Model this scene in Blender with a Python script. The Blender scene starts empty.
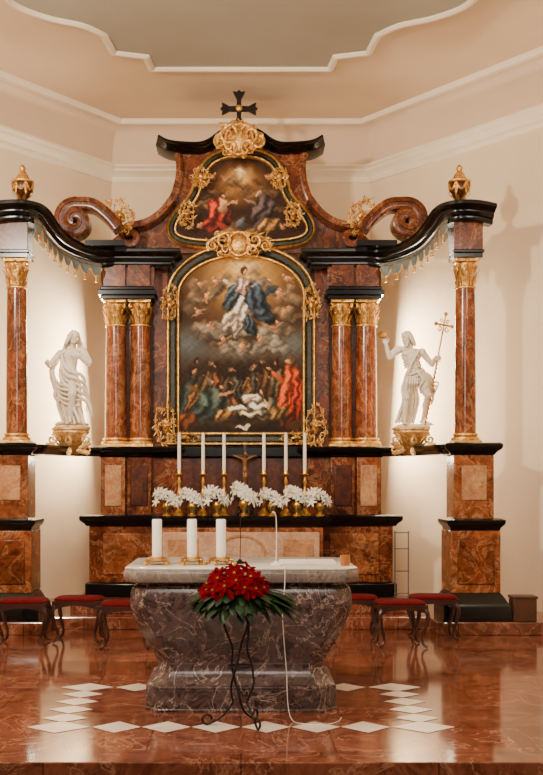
import bpy, bmesh, math, random
import numpy as np
from mathutils import Vector, Matrix
random.seed(7)
PI = math.pi
S_ = bpy.context.scene
C = S_.collection
F = 1076.0; AX = 241.0; HZ = 480.0; EYE = 1.57
def X(px, Y): return (px-AX)*Y/F
def Z(py, Y): return EYE-(py-HZ)*Y/F
def V(*a): return Vector(a)
def lin(r, g, b):
    f = lambda c: (c/255/12.92) if c/255 <= .04045 else ((c/255+.055)/1.055)**2.4
    return (f(r), f(g), f(b), 1)

# ------------------------------------------------------------------ materials
def nodes(name):
    m = bpy.data.materials.new(name); m.use_nodes = True
    nt = m.node_tree; b = nt.nodes['Principled BSDF']
    return m, nt, b
def ramp(nt, stops):
    r = nt.nodes.new('ShaderNodeValToRGB'); e = r.color_ramp.elements
    while len(e) > 1: e.remove(e[-1])
    e[0].position = stops[0][0]; e[0].color = stops[0][1]
    for p, c in stops[1:]:
        k = e.new(p); k.color = c
    return r
def coords(nt, stretch=(1,1,1)):
    tc = nt.nodes.new('ShaderNodeTexCoord'); mp = nt.nodes.new('ShaderNodeMapping')
    mp.inputs['Scale'].default_value = stretch
    nt.links.new(tc.outputs['Object'], mp.inputs['Vector'])
    return mp.outputs['Vector']
def noise(nt, vec, scale, detail=8, rough=.6, dist=0):
    n = nt.nodes.new('ShaderNodeTexNoise'); nt.links.new(vec, n.inputs['Vector'])
    n.inputs['Scale'].default_value = scale; n.inputs['Detail'].default_value = detail
    n.inputs['Roughness'].default_value = rough; n.inputs['Distortion'].default_value = dist
    return n.outputs['Fac']
def mix(nt, fac, a, b, mode='MIX'):
    m = nt.nodes.new('ShaderNodeMix'); m.data_type = 'RGBA'; m.blend_type = mode
    if hasattr(fac, 'links'): nt.links.new(fac, m.inputs[0])
    else: m.inputs[0].default_value = fac
    for s, i in ((a, 6), (b, 7)):
        if hasattr(s, 'links'): nt.links.new(s, m.inputs[i])
        else: m.inputs[i].default_value = s
    return m.outputs[2]
def bump(nt, b, h, strength, dist=.02):
    n = nt.nodes.new('ShaderNodeBump'); n.inputs['Strength'].default_value = strength; n.inputs['Distance'].default_value = dist
    nt.links.new(h, n.inputs['Height']); nt.links.new(n.outputs['Normal'], b.inputs['Normal'])
def plain(name, a, c=None, rough=.5, metal=0, scale=6, bmp=0, bscale=40, sheen=0, spec=.5):
    m, nt, b = nodes(name); v = coords(nt)
    c = c or a
    r = ramp(nt, [(.35, a), (.65, c)]); nt.links.new(noise(nt, v, scale), r.inputs[0])
    nt.links.new(r.outputs[0], b.inputs['Base Color'])
    b.inputs['Roughness'].default_value = rough; b.inputs['Metallic'].default_value = metal; b.inputs['Specular IOR Level'].default_value = spec
    if bmp: bump(nt, b, noise(nt, v, bscale, 4), bmp)
    if sheen: b.inputs['Sheen Weight'].default_value = sheen
    return m
AMBER = (.82, .74, .56)
def tnt(c, t): return (c[0]*t[0], c[1]*t[1], c[2]*t[2], 1)
def marble(name, stops, scale=3, vein=None, vscale=2, vw=.03, rough=.22, stretch=(1,1,1), dist=.7, vop=.5, cloud=.35, spec=.4, tint=(1,1,1), dark=0):
    m, nt, b = nodes(name); v = coords(nt, stretch)
    r = ramp(nt, [(p, tnt(c, tint)) for p, c in stops]); nt.links.new(noise(nt, v, scale, 11, .66, dist), r.inputs[0])
    col = r.outputs[0]
    if vein:
        vr = ramp(nt, [(.5-vw, (0,0,0,1)), (.5, (vop,vop,vop,1)), (.5+vw, (0,0,0,1))])
        nt.links.new(noise(nt, v, vscale, 9, .65, 1.2), vr.inputs[0])
        col = mix(nt, vr.outputs[0], col, tnt(vein, tint))
    if dark:
        vr = ramp(nt, [(.465, (1,1,1,1)), (.5, (dark,dark,dark,1)), (.535, (1,1,1,1))])
        nt.links.new(noise(nt, v, scale*.6, 10, .7, 1.2), vr.inputs[0])
        col = mix(nt, 1, col, vr.outputs[0], 'MULTIPLY')
    if cloud:
        cr = ramp(nt, [(.36, (cloud,cloud,cloud,1)), (.64, (1,1,1,1))]); nt.links.new(noise(nt, v, scale*.4, 5, .6, .4), cr.inputs[0])
        col = mix(nt, 1, col, cr.outputs[0], 'MULTIPLY')
    nt.links.new(col, b.inputs['Base Color'])
    b.inputs['Roughness'].default_value = rough; b.inputs['Specular IOR Level'].default_value = spec
    return m
def carved(name, hi, mid, lo, metal, rough, rec_shade, p0=.44, p1=.52, bm=.35, ns=26):
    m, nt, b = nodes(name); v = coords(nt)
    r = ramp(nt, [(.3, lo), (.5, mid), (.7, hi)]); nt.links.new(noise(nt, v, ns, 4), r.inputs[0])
    g = nt.nodes.new('ShaderNodeNewGeometry'); pr = ramp(nt, [(p0, rec_shade), (p1, (1,1,1,1))]); nt.links.new(g.outputs['Pointiness'], pr.inputs[0])  # crease shade put into the base colour, multiplied in by pointiness
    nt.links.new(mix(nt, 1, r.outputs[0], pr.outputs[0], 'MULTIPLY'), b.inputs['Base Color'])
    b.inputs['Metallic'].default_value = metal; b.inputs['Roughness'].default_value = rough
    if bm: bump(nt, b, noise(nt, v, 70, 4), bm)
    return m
M = {}
M['wall'] = plain('plaster_cream', lin(241,221,191), lin(235,212,180), .9, scale=1.2, bmp=.05, bscale=60, spec=.2)
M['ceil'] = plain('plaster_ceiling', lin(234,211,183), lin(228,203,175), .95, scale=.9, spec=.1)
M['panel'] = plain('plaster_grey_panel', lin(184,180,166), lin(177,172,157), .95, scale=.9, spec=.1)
M['stucco'] = plain('stucco_moulding', lin(250,238,216), lin(244,230,206), .85, scale=3, spec=.2)
M['brown'] = marble('brown_marble', [(.25, lin(58,22,11)), (.42, lin(114,53,27)), (.54, lin(154,82,46)), (.66, lin(104,46,24)), (.82, lin(190,122,80))], 6, lin(218,158,116), 2.6, .024, vop=.65, cloud=.45, rough=.22, tint=AMBER, dark=.5)
M['brown_dark'] = marble('dark_brown_marble', [(.25, lin(40,15,8)), (.42, lin(82,36,18)), (.54, lin(110,53,28)), (.66, lin(68,28,14)), (.82, lin(130,74,44))], 6, lin(146,90,58), 2.4, .02, rough=.28, cloud=.5, tint=AMBER, dark=.6)
M['column'] = marble('column_marble', [(.25, lin(80,32,17)), (.42, lin(138,66,35)), (.54, lin(178,98,58)), (.66, lin(124,57,30)), (.82, lin(212,146,102))], 7, lin(228,172,130), 3.2, .028, .16, (1.3,1.3,.8), vop=.65, cloud=.5, tint=AMBER, dark=.5)
M['ped'] = marble('orange_marble', [(.25, lin(98,43,23)), (.42, lin(150,79,44)), (.54, lin(186,112,70)), (.66, lin(138,70,39)), (.82, lin(214,156,112))], 6, lin(230,184,144), 2.8, .03, vop=.6, cloud=.52, rough=.22, tint=AMBER, dark=.55)
M['light'] = marble('pale_marble', [(.3, lin(178,118,82)), (.5, lin(212,158,118)), (.7, lin(190,132,94))], 7, lin(230,196,160), 3.4, .034, cloud=.72, rough=.26, tint=(.88,.83,.7), dark=.75)
M['pink'] = marble('pale_pink_marble', [(.3, lin(192,144,116)), (.5, lin(218,176,148)), (.7, lin(202,156,128))], 7, lin(234,204,180), 3.4, .034, cloud=.78, rough=.26, tint=(.94,.91,.84), dark=.8)
M['black'] = marble('black_marble', [(.3, lin(5,4,4)), (.7, lin(12,10,9))], 4, None, rough=.18, cloud=0)
M['green'] = marble('dark_green_marble', [(.3, lin(18,22,16)), (.6, lin(58,58,38)), (.8, lin(28,30,22))], 9, lin(112,102,64), 6, .02)
REC_SHADE = (.3,.23,.16,1)  # shade colour painted into the recesses of the gilding
M['gold'] = carved('gilding', lin(255,216,140), lin(230,176,92), lin(166,110,48), .82, .3, REC_SHADE)
M['gold_pale'] = carved('pale_gilding', lin(250,218,160), lin(226,182,112), lin(170,120,66), .6, .38, REC_SHADE)
M['gold_dark'] = carved('dark_gilding', lin(220,166,86), lin(180,124,56), lin(120,76,30), .8, .35, REC_SHADE)
M['white'] = carved('white_statue', lin(240,229,210), lin(234,221,200), lin(222,206,182), 0, .5, (.3,.22,.15,1), .45, .505, 0, 8)  # shade between the folds is painted into the statue colour
M['brass'] = plain('brass', lin(226,180,98), lin(190,140,64), .28, .9, 20)
M['teal'] = plain('blue_grey_enamel', lin(92,110,118), lin(124,134,130), .5, .1, 12)
M['wax'] = plain('wax', lin(250,244,232), lin(244,236,220), .45)
M['wax'].node_tree.nodes['Principled BSDF'].inputs['Subsurface Weight'].default_value = .15
M['wick'] = plain('wick', lin(30,24,20))
M['lily'] = plain('lily_petal', lin(250,245,230), lin(240,233,210), .5)
M['leafg'] = plain('leaf_green', lin(18,36,15), lin(38,60,28), .5, scale=12, spec=.3)
M['red'] = plain('red_bract', lin(112,0,6), lin(72,0,3), .8, scale=16, spec=.05)
M['yellow'] = plain('flower_centre', lin(180,130,40), lin(140,110,30), .6)
M['iron'] = plain('wrought_iron', lin(18,16,18), lin(30,26,26), .45, .6, 20)
M['velvet'] = plain('red_velvet', lin(104,6,13), lin(76,4,8), .9, 0, 30, spec=.1)
M['wood'] = plain('dark_wood', lin(58,25,15), lin(36,15,9), .35, 0, 14)
M['walnut'] = plain('brown_wood', lin(84,48,28), lin(58,32,18), .45, 0, 8)
M['ivory'] = plain('tarnished_bronze', lin(150,104,64), lin(120,80,46), .45, .4, 8)
M['cable'] = plain('white_cable', lin(236,230,222), None, .5)
M['paper'] = plain('paper', lin(240,232,218), lin(230,220,204), .7)
M['darkm'] = plain('dark_metal', lin(30,26,24), lin(50,42,34), .4, .7, 20)
M['grey'] = plain('grey_metal', lin(120,112,104), None, .4, .7)
m, nt, b = nodes('amber_glass'); b.inputs['Base Color'].default_value = lin(226,150,90); b.inputs['Transmission Weight'].default_value = .6; b.inputs['Roughness'].default_value = .1; M['amber'] = m
m, nt, b = nodes('altar_marble'); v = coords(nt)
r = ramp(nt, [(.25, lin(24,16,17)), (.4, lin(54,38,38)), (.5, lin(88,67,64)), (.58, lin(46,32,32)), (.75, lin(32,22,23))]); nt.links.new(noise(nt, v, 6, 12, .75, 1.2), r.inputs[0])
vr = ramp(nt, [(.55, (0,0,0,1)), (.68, (.75,.75,.75,1))]); nt.links.new(noise(nt, v, 18, 8, .7, .6), vr.inputs[0])
c_ = mix(nt, vr.outputs[0], r.outputs[0], lin(146,118,108))
v2 = ramp(nt, [(.487, (0,0,0,1)), (.5, (.75,.75,.75,1)), (.513, (0,0,0,1))]); nt.links.new(noise(nt, v, 3.4, 8, .6, 1.6), v2.inputs[0])
nt.links.new(mix(nt, v2.outputs[0], c_, lin(192,168,154)), b.inputs['Base Color']); b.inputs['Roughness'].default_value = .22
M['altar'] = m
M['altar_top'] = marble('altar_top_marble', [(.3, lin(84,71,66)), (.5, lin(138,122,112)), (.7, lin(100,86,78))], 9, lin(190,176,162), 5, .02, .2, cloud=.7)
M['altar_sheen'] = marble('altar_top_sheen', [(.3, lin(206,198,188)), (.5, lin(230,224,214)), (.7, lin(214,206,196))], 5, lin(180,168,158), 3, .02, .14, cloud=.9)  # pale colour stands in for the reflection on the glossy table top
def floor_mat(name, br):
    m, nt, b = nodes(name); v = coords(nt)
    r = ramp(nt, [(.25, lin(70*br,32*br,21*br)), (.42, lin(114*br,59*br,40*br)), (.54, lin(148*br,86*br,61*br)), (.64, lin(98*br,48*br,32*br)), (.85, lin(172*br,112*br,82*br))])
    nt.links.new(noise(nt, v, 4.5, 11, .7, .9), r.inputs[0])
    bk = nt.nodes.new('ShaderNodeTexBrick'); nt.links.new(v, bk.inputs['Vector'])
    bk.inputs['Scale'].default_value = 1; bk.inputs['Brick Width'].default_value = 1.1; bk.inputs['Row Height'].default_value = .62
    bk.inputs['Mortar Size'].default_value = .005; bk.inputs['Color1'].default_value = (1,1,1,1); bk.inputs['Color2'].default_value = (.58,.54,.5,1); bk.inputs['Mortar'].default_value = (.3,.25,.22,1)
    vr = ramp(nt, [(.482, (0,0,0,1)), (.5, (.6,.6,.6,1)), (.518, (0,0,0,1))]); nt.links.new(noise(nt, v, 2.2, 8, .65, 1.2), vr.inputs[0])
    c = mix(nt, vr.outputs[0], r.outputs[0], lin(204,152,118))
    nt.links.new(mix(nt, 1, c, bk.outputs['Color'], 'MULTIPLY'), b.inputs['Base Color'])
    rr = nt.nodes.new('ShaderNodeMapRange'); nt.links.new(noise(nt, v, 3, 4), rr.inputs[0]); rr.inputs[3].default_value = .03; rr.inputs[4].default_value = .16
    nt.links.new(rr.outputs[0], b.inputs['Roughness']); b.inputs['IOR'].default_value = 1.7
    return m
M['floor'] = floor_mat('red_marble_floor', 1.0)
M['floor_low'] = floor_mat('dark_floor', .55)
M['inlay'] = plain('white_inlay', lin(238,224,206), lin(222,204,184), .2, 0, 6)
m, nt, b = nodes('oil_paint'); at = nt.nodes.new('ShaderNodeAttribute'); at.attribute_name = 'Col'
nt.links.new(at.outputs['Color'], b.inputs['Base Color']); b.inputs['Roughness'].default_value = .6; b.inputs['Specular IOR Level'].default_value = .2; M['paint'] = m

# ------------------------------------------------------------------ mesh builder
class MB:
    def __init__(s): s.v = []; s.f = []
    def add(s, vs, fs):
        n = len(s.v); s.v += [Vector(v) for v in vs]; s.f += [tuple(i+n for i in f) for f in fs]; return s
    def join(s, o): return s.add(o.v, o.f)
    def mir(s, k):
        if k > 0: return s
        o = MB(); o.v = [Vector((-v.x, v.y, v.z)) for v in s.v]; o.f = [tuple(reversed(f)) for f in s.f]; return o
    def move(s, d): s.v = [v+Vector(d) for v in s.v]; return s
    def xf(s, mt): s.v = [mt @ v for v in s.v]; return s
    def box(s, x0, x1, y0, y1, z0, z1):
        return s.add([(x0,y0,z0),(x1,y0,z0),(x1,y1,z0),(x0,y1,z0),(x0,y0,z1),(x1,y0,z1),(x1,y1,z1),(x0,y1,z1)],
                     [(3,2,1,0),(4,5,6,7),(0,1,5,4),(1,2,6,5),(2,3,7,6),(3,0,4,7)])
    def loft(s, loops, cap=True):
        n = len(loops[0]); vs = [p for l in loops for p in l]; fs = []
        for i in range(len(loops)-1):
            for j in range(n):
                k = (j+1) % n; fs.append((i*n+j, i*n+k, (i+1)*n+k, (i+1)*n+j))
        if cap: fs += [tuple(reversed(range(n))), tuple(range((len(loops)-1)*n, len(loops)*n))]
        return s.add(vs, fs)
    def prism(s, poly, y0, y1): return s.loft([[(x,y0,z) for x,z in poly], [(x,y1,z) for x,z in poly]])
    def plan(s, poly, z0, z1): return s.loft([[(x,y,z0) for x,y in poly], [(x,y,z1) for x,y in poly]])
    def lathe(s, prof, c=(0,0,0), n=24, sq=(1,1)):
        return s.loft([[(c[0]+r*sq[0]*math.cos(2*PI*j/n), c[1]+r*sq[1]*math.sin(2*PI*j/n), c[2]+z) for j in range(n)] for r, z in prof])
    def tube(s, pts, r, n=8):
        pts = [Vector(p) for p in pts]; L = len(pts)
        rs = [r]*L if not hasattr(r, '__len__') else r
        t0 = (pts[1]-pts[0]).normalized()
        u = t0.cross(V(0,0,1));
        if u.length < .1: u = t0.cross(V(0,1,0))
        u.normalize(); loops = []
        for i, p in enumerate(pts):
            t = (pts[min(i+1,L-1)]-pts[max(i-1,0)]).normalized()
            u = (u - t*u.dot(t)).normalized(); w = t.cross(u)
            loops.append([p+(u*math.cos(2*PI*j/n)+w*math.sin(2*PI*j/n))*rs[i] for j in range(n)])
        return s.loft(loops)
    def cap(s, a, b, ra, rb=None, n=10):
        rb = ra if rb is None else rb; a = Vector(a); b = Vector(b); d = (b-a).normalized()
        P = []; R = []
        for k in range(5):
            q = k/4*PI/2; P.append(a-d*ra*math.cos(q)); R.append(max(ra*math.sin(q), ra*.05))
        for k in range(5):
            q = PI/2-k/4*PI/2; P.append(b+d*rb*math.cos(q)); R.append(max(rb*math.sin(q), rb*.05))
        return s.tube(P, R, n)
    def chain(s, pts, rs, n=10):
        rs = [rs]*len(pts) if not hasattr(rs, '__len__') else rs
        for i in range(len(pts)-1): s.cap(pts[i], pts[i+1], rs[i], rs[i+1], n)
        return s
    def cloth(s, pts, rs, n=8, k=3):
        P = [Vector(p) for p in pts]; q = smooth(P, k); R = []
        for i in range(len(q)):
            t = min(i/k, len(P)-1.001); a = int(t); R.append(rs[a]+(rs[min(a+1,len(rs)-1)]-rs[a])*(t-a))
        return s.chain(q, R, n)
    def ell(s, c, r, rot=None, nu=14, nv=9):
        c = Vector(c); loops = []
        for i in range(nv+1):
            q = PI*i/nv; q = min(max(q, .05), PI-.05)
            l = []
            for j in range(nu):
                a = 2*PI*j/nu
                p = V(r[0]*math.sin(q)*math.cos(a), r[1]*math.sin(q)*math.sin(a), -r[2]*math.cos(q))
                if rot: p = rot @ p
                l.append(c+p)
            loops.append(l)
        return s.loft(loops)
    def sweep(s, path, prof, axis=(0,0,1), flip=1, closed=False):
        path = [Vector(p) for p in path]; ax = Vector(axis); L = len(path); loops = []
        for i in range(L):
            a = path[i-1] if (i > 0 or closed) else None
            c = path[(i+1) % L] if (i < L-1 or closed) else None
            ns = []
            if a is not None: ns.append(((path[i]-a).cross(ax)).normalized())
            if c is not None: ns.append(((c-path[i]).cross(ax)).normalized())
            n = sum(ns, V(0,0,0)).normalized()
            k = 1/max(.45, n.dot(ns[0]))
            loops.append([path[i]+n*(flip*k*p[0])+ax*p[1] for p in prof])
        if closed: loops.append([q.copy() for q in loops[0]])
        return s.loft(loops, cap=not closed)
    def leaf(s, base, d, up, L, W, curl=.4, lobes=3, n=8):
        base = Vector(base); d = Vector(d).normalized(); up = Vector(up); up = (up-d*up.dot(d)).normalized(); sd = d.cross(up)
        vs = []; fs = []
        for i in range(n+1):
            t = i/n
            w = W*1.5*((t+.04)**.5)*max(0, 1-t)**.65*(1+(.3*abs(math.sin(lobes*PI*t)) if lobes else 0))
            p = base+d*(L*t*(1-.25*abs(curl)*t))+up*(curl*L*t*t)
            vs += [p-sd*w, p+up*(.35*w), p+sd*w]
        for i in range(n):
            k = i*3; fs += [(k,k+1,k+4,k+3), (k+1,k+2,k+5,k+4)]
        return s.add(vs, fs)
    def spiral(s, c, r0, turns, a0, hand, rad, y_out=0, n=18):
        pts = []; rs = []
        for i in range(n+1):
            t = i/n; r = r0*(1-.82*t); a = a0+hand*2*PI*turns*t
            pts.append((c[0]+r*math.cos(a), c[1]-y_out*t, c[2]+r*math.sin(a))); rs.append(rad*(1-.45*t))
        return s.tube(pts, rs, 7)
def smooth(pts, k=6):
    P = [Vector(p) for p in pts]; P = [P[0]*2-P[1]]+P+[P[-1]*2-P[-2]]; out = []
    for i in range(1, len(P)-2):
        a, b, c, d = P[i-1:i+3]
        for j in range(k):
            t = j/k
            out.append(.5*((2*b)+(c-a)*t+(2*a-5*b+4*c-d)*t*t+(3*b-a-3*c+d)*t**3))
    out.append(P[-2]); return out
def org(o):
    v = V(0,0,0)
    while o: v += o.location; o = o.parent
    return v
def build(mb, name, mat, parent=None, bevel=0, at=None, ang=38, flat=False):
    me = bpy.data.meshes.new(name)
    off = org(parent) + (Vector(at) if at else V(0,0,0))
    me.from_pydata([tuple(v-off) for v in mb.v], [], mb.f)
    bm = bmesh.new(); bm.from_mesh(me); bmesh.ops.recalc_face_normals(bm, faces=bm.faces); bm.to_mesh(me); bm.free()
    if not flat:
        me.polygons.foreach_set('use_smooth', [True]*len(me.polygons))
        me.set_sharp_from_angle(angle=math.radians(ang))
    me.materials.append(M[mat] if isinstance(mat, str) else mat); me.update()
    o = bpy.data.objects.new(name, me); C.objects.link(o); o.parent = parent
    if at: o.location = at
    if bevel:
        bv = o.modifiers.new('bevel', 'BEVEL'); bv.width = bevel; bv.segments = 2; bv.limit_method = 'ANGLE'; bv.angle_limit = .6
    return o
def fuse(mb, name, mat, parent, voxel, it=4):
    o = build(mb, name, mat, parent)
    r = o.modifiers.new('r', 'REMESH'); r.mode = 'VOXEL'; r.voxel_size = voxel; r.use_smooth_shade = True
    sm = o.modifiers.new('s', 'SMOOTH'); sm.factor = .5; sm.iterations = it
    bpy.context.view_layer.update()
    me = bpy.data.meshes.new_from_object(o.evaluated_get(bpy.context.evaluated_depsgraph_get()))
    o.modifiers.clear(); o.data = me; me.name = name
    return o
def tag(o, label=None, cat=None, group=None, kind=None):
    if label: o['label'] = label
    if cat: o['category'] = cat
    if group: o['group'] = group
    if kind: o['kind'] = kind
    return o
def thing(name, label, cat, loc=(0,0,0), group=None):
    o = bpy.data.objects.new(name, None); C.objects.link(o); o.location = loc; o.empty_display_size = .1
    return tag(o, label, cat, group)
def dup(root, loc, rz=0, label=None):
    r = root.copy(); C.objects.link(r); r.location = loc; r.rotation_euler = (0,0,rz)
    if label: r['label'] = label
    for ch in list(root.children):
        c = ch.copy(); C.objects.link(c); c.parent = r
        for g in list(ch.children):
            d = g.copy(); C.objects.link(d); d.parent = c
    return r
def struct(mb, name, mat, **k): return tag(build(mb, name, mat, **k), kind='structure')

# ------------------------------------------------------------------ room
CX, CY = 1.68, 13.95; NX, NY = 4.2, 10.5
T = .2; ZC = 5.42; ZT = 6.15
struct(MB().plan([(-CX,CY),(CX,CY),(CX+.2,CY+T),(-CX-.2,CY+T)], -.2, 6.3), 'wall_back', 'wall', flat=True)
for s, nm in ((-1,'left'), (1,'right')):
    struct(MB().plan([(CX,CY),(NX,NY),(NX+T,NY+.1),(CX+.2,CY+T)], -.2, 6.3).mir(s), 'wall_back_'+nm, 'wall', flat=True)
    struct(MB().plan([(NX,NY),(NX,0),(NX+T,0),(NX+T,NY+.1)], -.2, 6.3).mir(s), 'wall_'+nm, 'wall', flat=True)
path = [(-NX,0,0),(-NX,NY,0),(-CX,CY,0),(CX,CY,0),(NX,NY,0),(NX,0,0)]
def wsweep(prof): return MB().sweep(path, prof)
struct(wsweep([(a, ZC+b) for a, b in [(-.02,0),(.025,0),(.04,.03),(.04,.055),(.03,.07),(.05,.09),(.09,.12),(.11,.13),(.11,.155),(.15,.175),(.15,.2),(-.02,.2)]]), 'trim_1', 'stucco')
cove = [(.02+.22*(1-math.cos(a)), ZC+.2+(ZT-ZC-.25)*math.sin(a)) for a in [PI/2*i/8 for i in range(9)]]
struct(wsweep(cove+[(.30,ZT+.05),(-.02,ZT+.05),(-.02,ZC+.2)]), 'ceiling_cove', 'ceil')
struct(wsweep([(.23,ZT-.06),(.30,ZT-.06),(.32,ZT-.03),(.32,ZT+.03),(.23,ZT+.03)]), 'trim_2', 'stucco')
struct(MB().plan([(-NX-.2,0),(-NX-.2,NY+.2),(-CX-.2,CY+.2),(CX+.2,CY+.2),(NX+.2,NY+.2),(NX+.2,0)], ZT, ZT+.2), 'ceiling', 'ceil', flat=True)
half = smooth([(.93,11.2,0),(.96,10.87,0)],1)+[V(1.28,10.77,0)]+smooth([(1.32,10.34,0),(1.5,10.12,0),(1.8,9.95,0),(2.05,9.66,0),(2.1,9.2,0)],5)+[V(2.1,3,0)]
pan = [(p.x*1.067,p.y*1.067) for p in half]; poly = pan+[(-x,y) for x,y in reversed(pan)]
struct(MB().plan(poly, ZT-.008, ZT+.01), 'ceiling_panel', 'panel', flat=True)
struct(MB().sweep([(x,y,ZT-.01) for x,y in poly], [(-.04,.02),(-.04,-.015),(-.015,-.035),(.015,-.035),(.04,-.015),(.04,.02)], closed=True), 'trim_3', 'stucco')
DAIS = 5.98
struct(MB().box(-NX,NX,DAIS,14,-.2,0), 'floor', 'floor', bevel=.008, flat=True)
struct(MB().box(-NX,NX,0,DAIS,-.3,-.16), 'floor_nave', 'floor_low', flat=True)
k_ = (NX-CX)/(CY-NY)
y0 = 10.88; xe = CX+(CY-y0)*k_
struct(MB().plan([(-xe,y0),(-1.98,y0),(-1.98,11.3),(1.98,11.3),(1.98,y0),(xe,y0),(CX,CY),(-CX,CY)], 0, .13), 'floor_step', 'floor', bevel=.01, flat=True)
struct(MB().plan([(-1.84,11.58),(1.84,11.58),(1.84,13.6),(-1.84,13.6)], .13, .25), 'floor_step', 'floor', bevel=.01, flat=True)
mb = MB()
def dia(x, y, r, ry=None):
    ry = ry or r
    mb.add([(x-r,y,.003),(x,y-ry,.003),(x+r,y,.003),(x,y+ry,.003)], [(0,1,2,3)])
for yy in (6.83, 8.14):
    for i in range(6): dia(-.79+.316*i, yy, .155)
    for s in (-1,1): dia(s*1.16, yy, .2, .16)
for s in (-1,1):
    for i in range(4): dia(s*1.16, 7.09+.262*i, .15, .125)
struct(mb, 'floor_inlay', 'inlay', flat=True)

# ------------------------------------------------------------------ altarpiece
ALT = thing('altarpiece', 'tall baroque brown marble altarpiece with black cornices and gilded ornament filling the apse', 'altarpiece', (0,12.6,.25))
def A(mb, name, mat, parent=None, **k): return build(mb, name, mat, parent or ALT, **k)
A(MB().box(-1.55,1.55,12.78,13.1,1.95,4.2), 'back_wall', 'brown_dark')
A(MB().box(-.72,.72,12.42,13.1,.25,1.83), 'predella', 'brown_dark', bevel=.01)
A(MB().box(-.72,.72,12.36,13.0,1.83,1.955), 'predella_ledge', 'black', bevel=.015)
for s in (-1,1):
    A(MB().box(.86,1.04,12.68,12.78,1.955,4.05).mir(s), 'pilaster', 'brown', bevel=.008)
    A(MB().box(1.22,1.42,12.66,12.78,1.955,3.66).mir(s), 'pilaster', 'brown_dark', bevel=.008)
def capital(x, y, z0, z1, r):
    mb = MB(); h = z1-z0
    mb.lathe([(r*1.0,0),(r*1.12,.02*h),(r*1.12,.06*h),(r*.92,.1*h),(r*.9,.5*h),(r*1.05,.85*h),(r*1.15,.88*h)], (x,y,z0), 20)
    for row, (zz, L, ph, cu, rr_) in enumerate(((.07,.38,0,.34,.98),(.1,.62,PI/8,.26,.98),(.45,.4,0,.34,.98))):
        for k in range(8):
            a = 2*PI*k/8+ph; d = V(math.cos(a),math.sin(a),0)
            mb.leaf(V(x,y,z0+zz*h)+d*r*rr_, V(0,0,1)+d*.06, d, L*h, r*.2, cu, 4, 12)
    for k in range(4):
        a = PI/4+k*PI/2; d = V(math.cos(a),math.sin(a),0)
        pts = [V(x,y,z0+.5*h)+d*r*1.0, V(x,y,z0+.72*h)+d*r*1.15, V(x,y,z0+.86*h)+d*r*1.3, V(x,y,z0+.84*h)+d*r*1.45, V(x,y,z0+.73*h)+d*r*1.45, V(x,y,z0+.7*h)+d*r*1.34, V(x,y,z0+.77*h)+d*r*1.3]
        mb.tube(smooth(pts,4), r*.085, 7)
        mb.leaf(V(x,y,z0+.52*h)+d*r*1.1,V(0,0,1)+d*.4,d,.26*h,r*.12,.4,2)
    q = r*1.18
    mb.plan([(x-q,y-q),(x-.4*q,y-.88*q),(x+.4*q,y-.88*q),(x+q,y-q),(x+.88*q,y),(x+q,y+q),(x,y+.88*q),(x-q,y+q),(x-.88*q,y)], z0+.91*h, z1)
    for dx, dy in ((0,-1),(1,0),(-1,0)):
        mb.ell((x+dx*q*.88,y+dy*q*.88,z0+.92*h), (r*.15,r*.15,r*.15))
        for s in (-1,1): mb.spiral((x+dx*q*.87+(s*r*.28 if dx == 0 else 0),y+dy*q*.94,z0+.74*h), r*.17, 1.2, PI/2, s, r*.045)
    return mb
def column(x, y, r, zb, zc, zt):
    sh = A(MB().lathe([(r*1.0,zb+.08),(r*1.0,zb+.3),(r*.99,zb+.6),(r*.95,zc-.3),(r*.9,zc-.02),(r*.9,zc+.02)], (x,y,0), 32), 'column', 'column')
    mb = MB().lathe([(r*1.3,zb+.03),(r*1.33,zb+.045),(r*1.3,zb+.06),(r*1.12,zb+.066),(r*1.1,zb+.074),(r*1.2,zb+.085),(r*1.18,zb+.1),(r*1.02,zb+.105)], (x,y,0), 32)
    mb.box(x-r*1.3,x+r*1.3,y-r*1.3,y+r*1.3,zb,zb+.03)
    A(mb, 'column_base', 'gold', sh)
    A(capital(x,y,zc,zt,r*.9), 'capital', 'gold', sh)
for s in (-1,1):
    column(s*1.46, 12.55, .127, 1.955, 3.35, 3.654)
    column(s*1.175, 12.55, .123, 1.955, 3.35, 3.654)
    column(s*2.355, 11.3, .110, 1.955, 3.57, 3.88)
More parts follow.
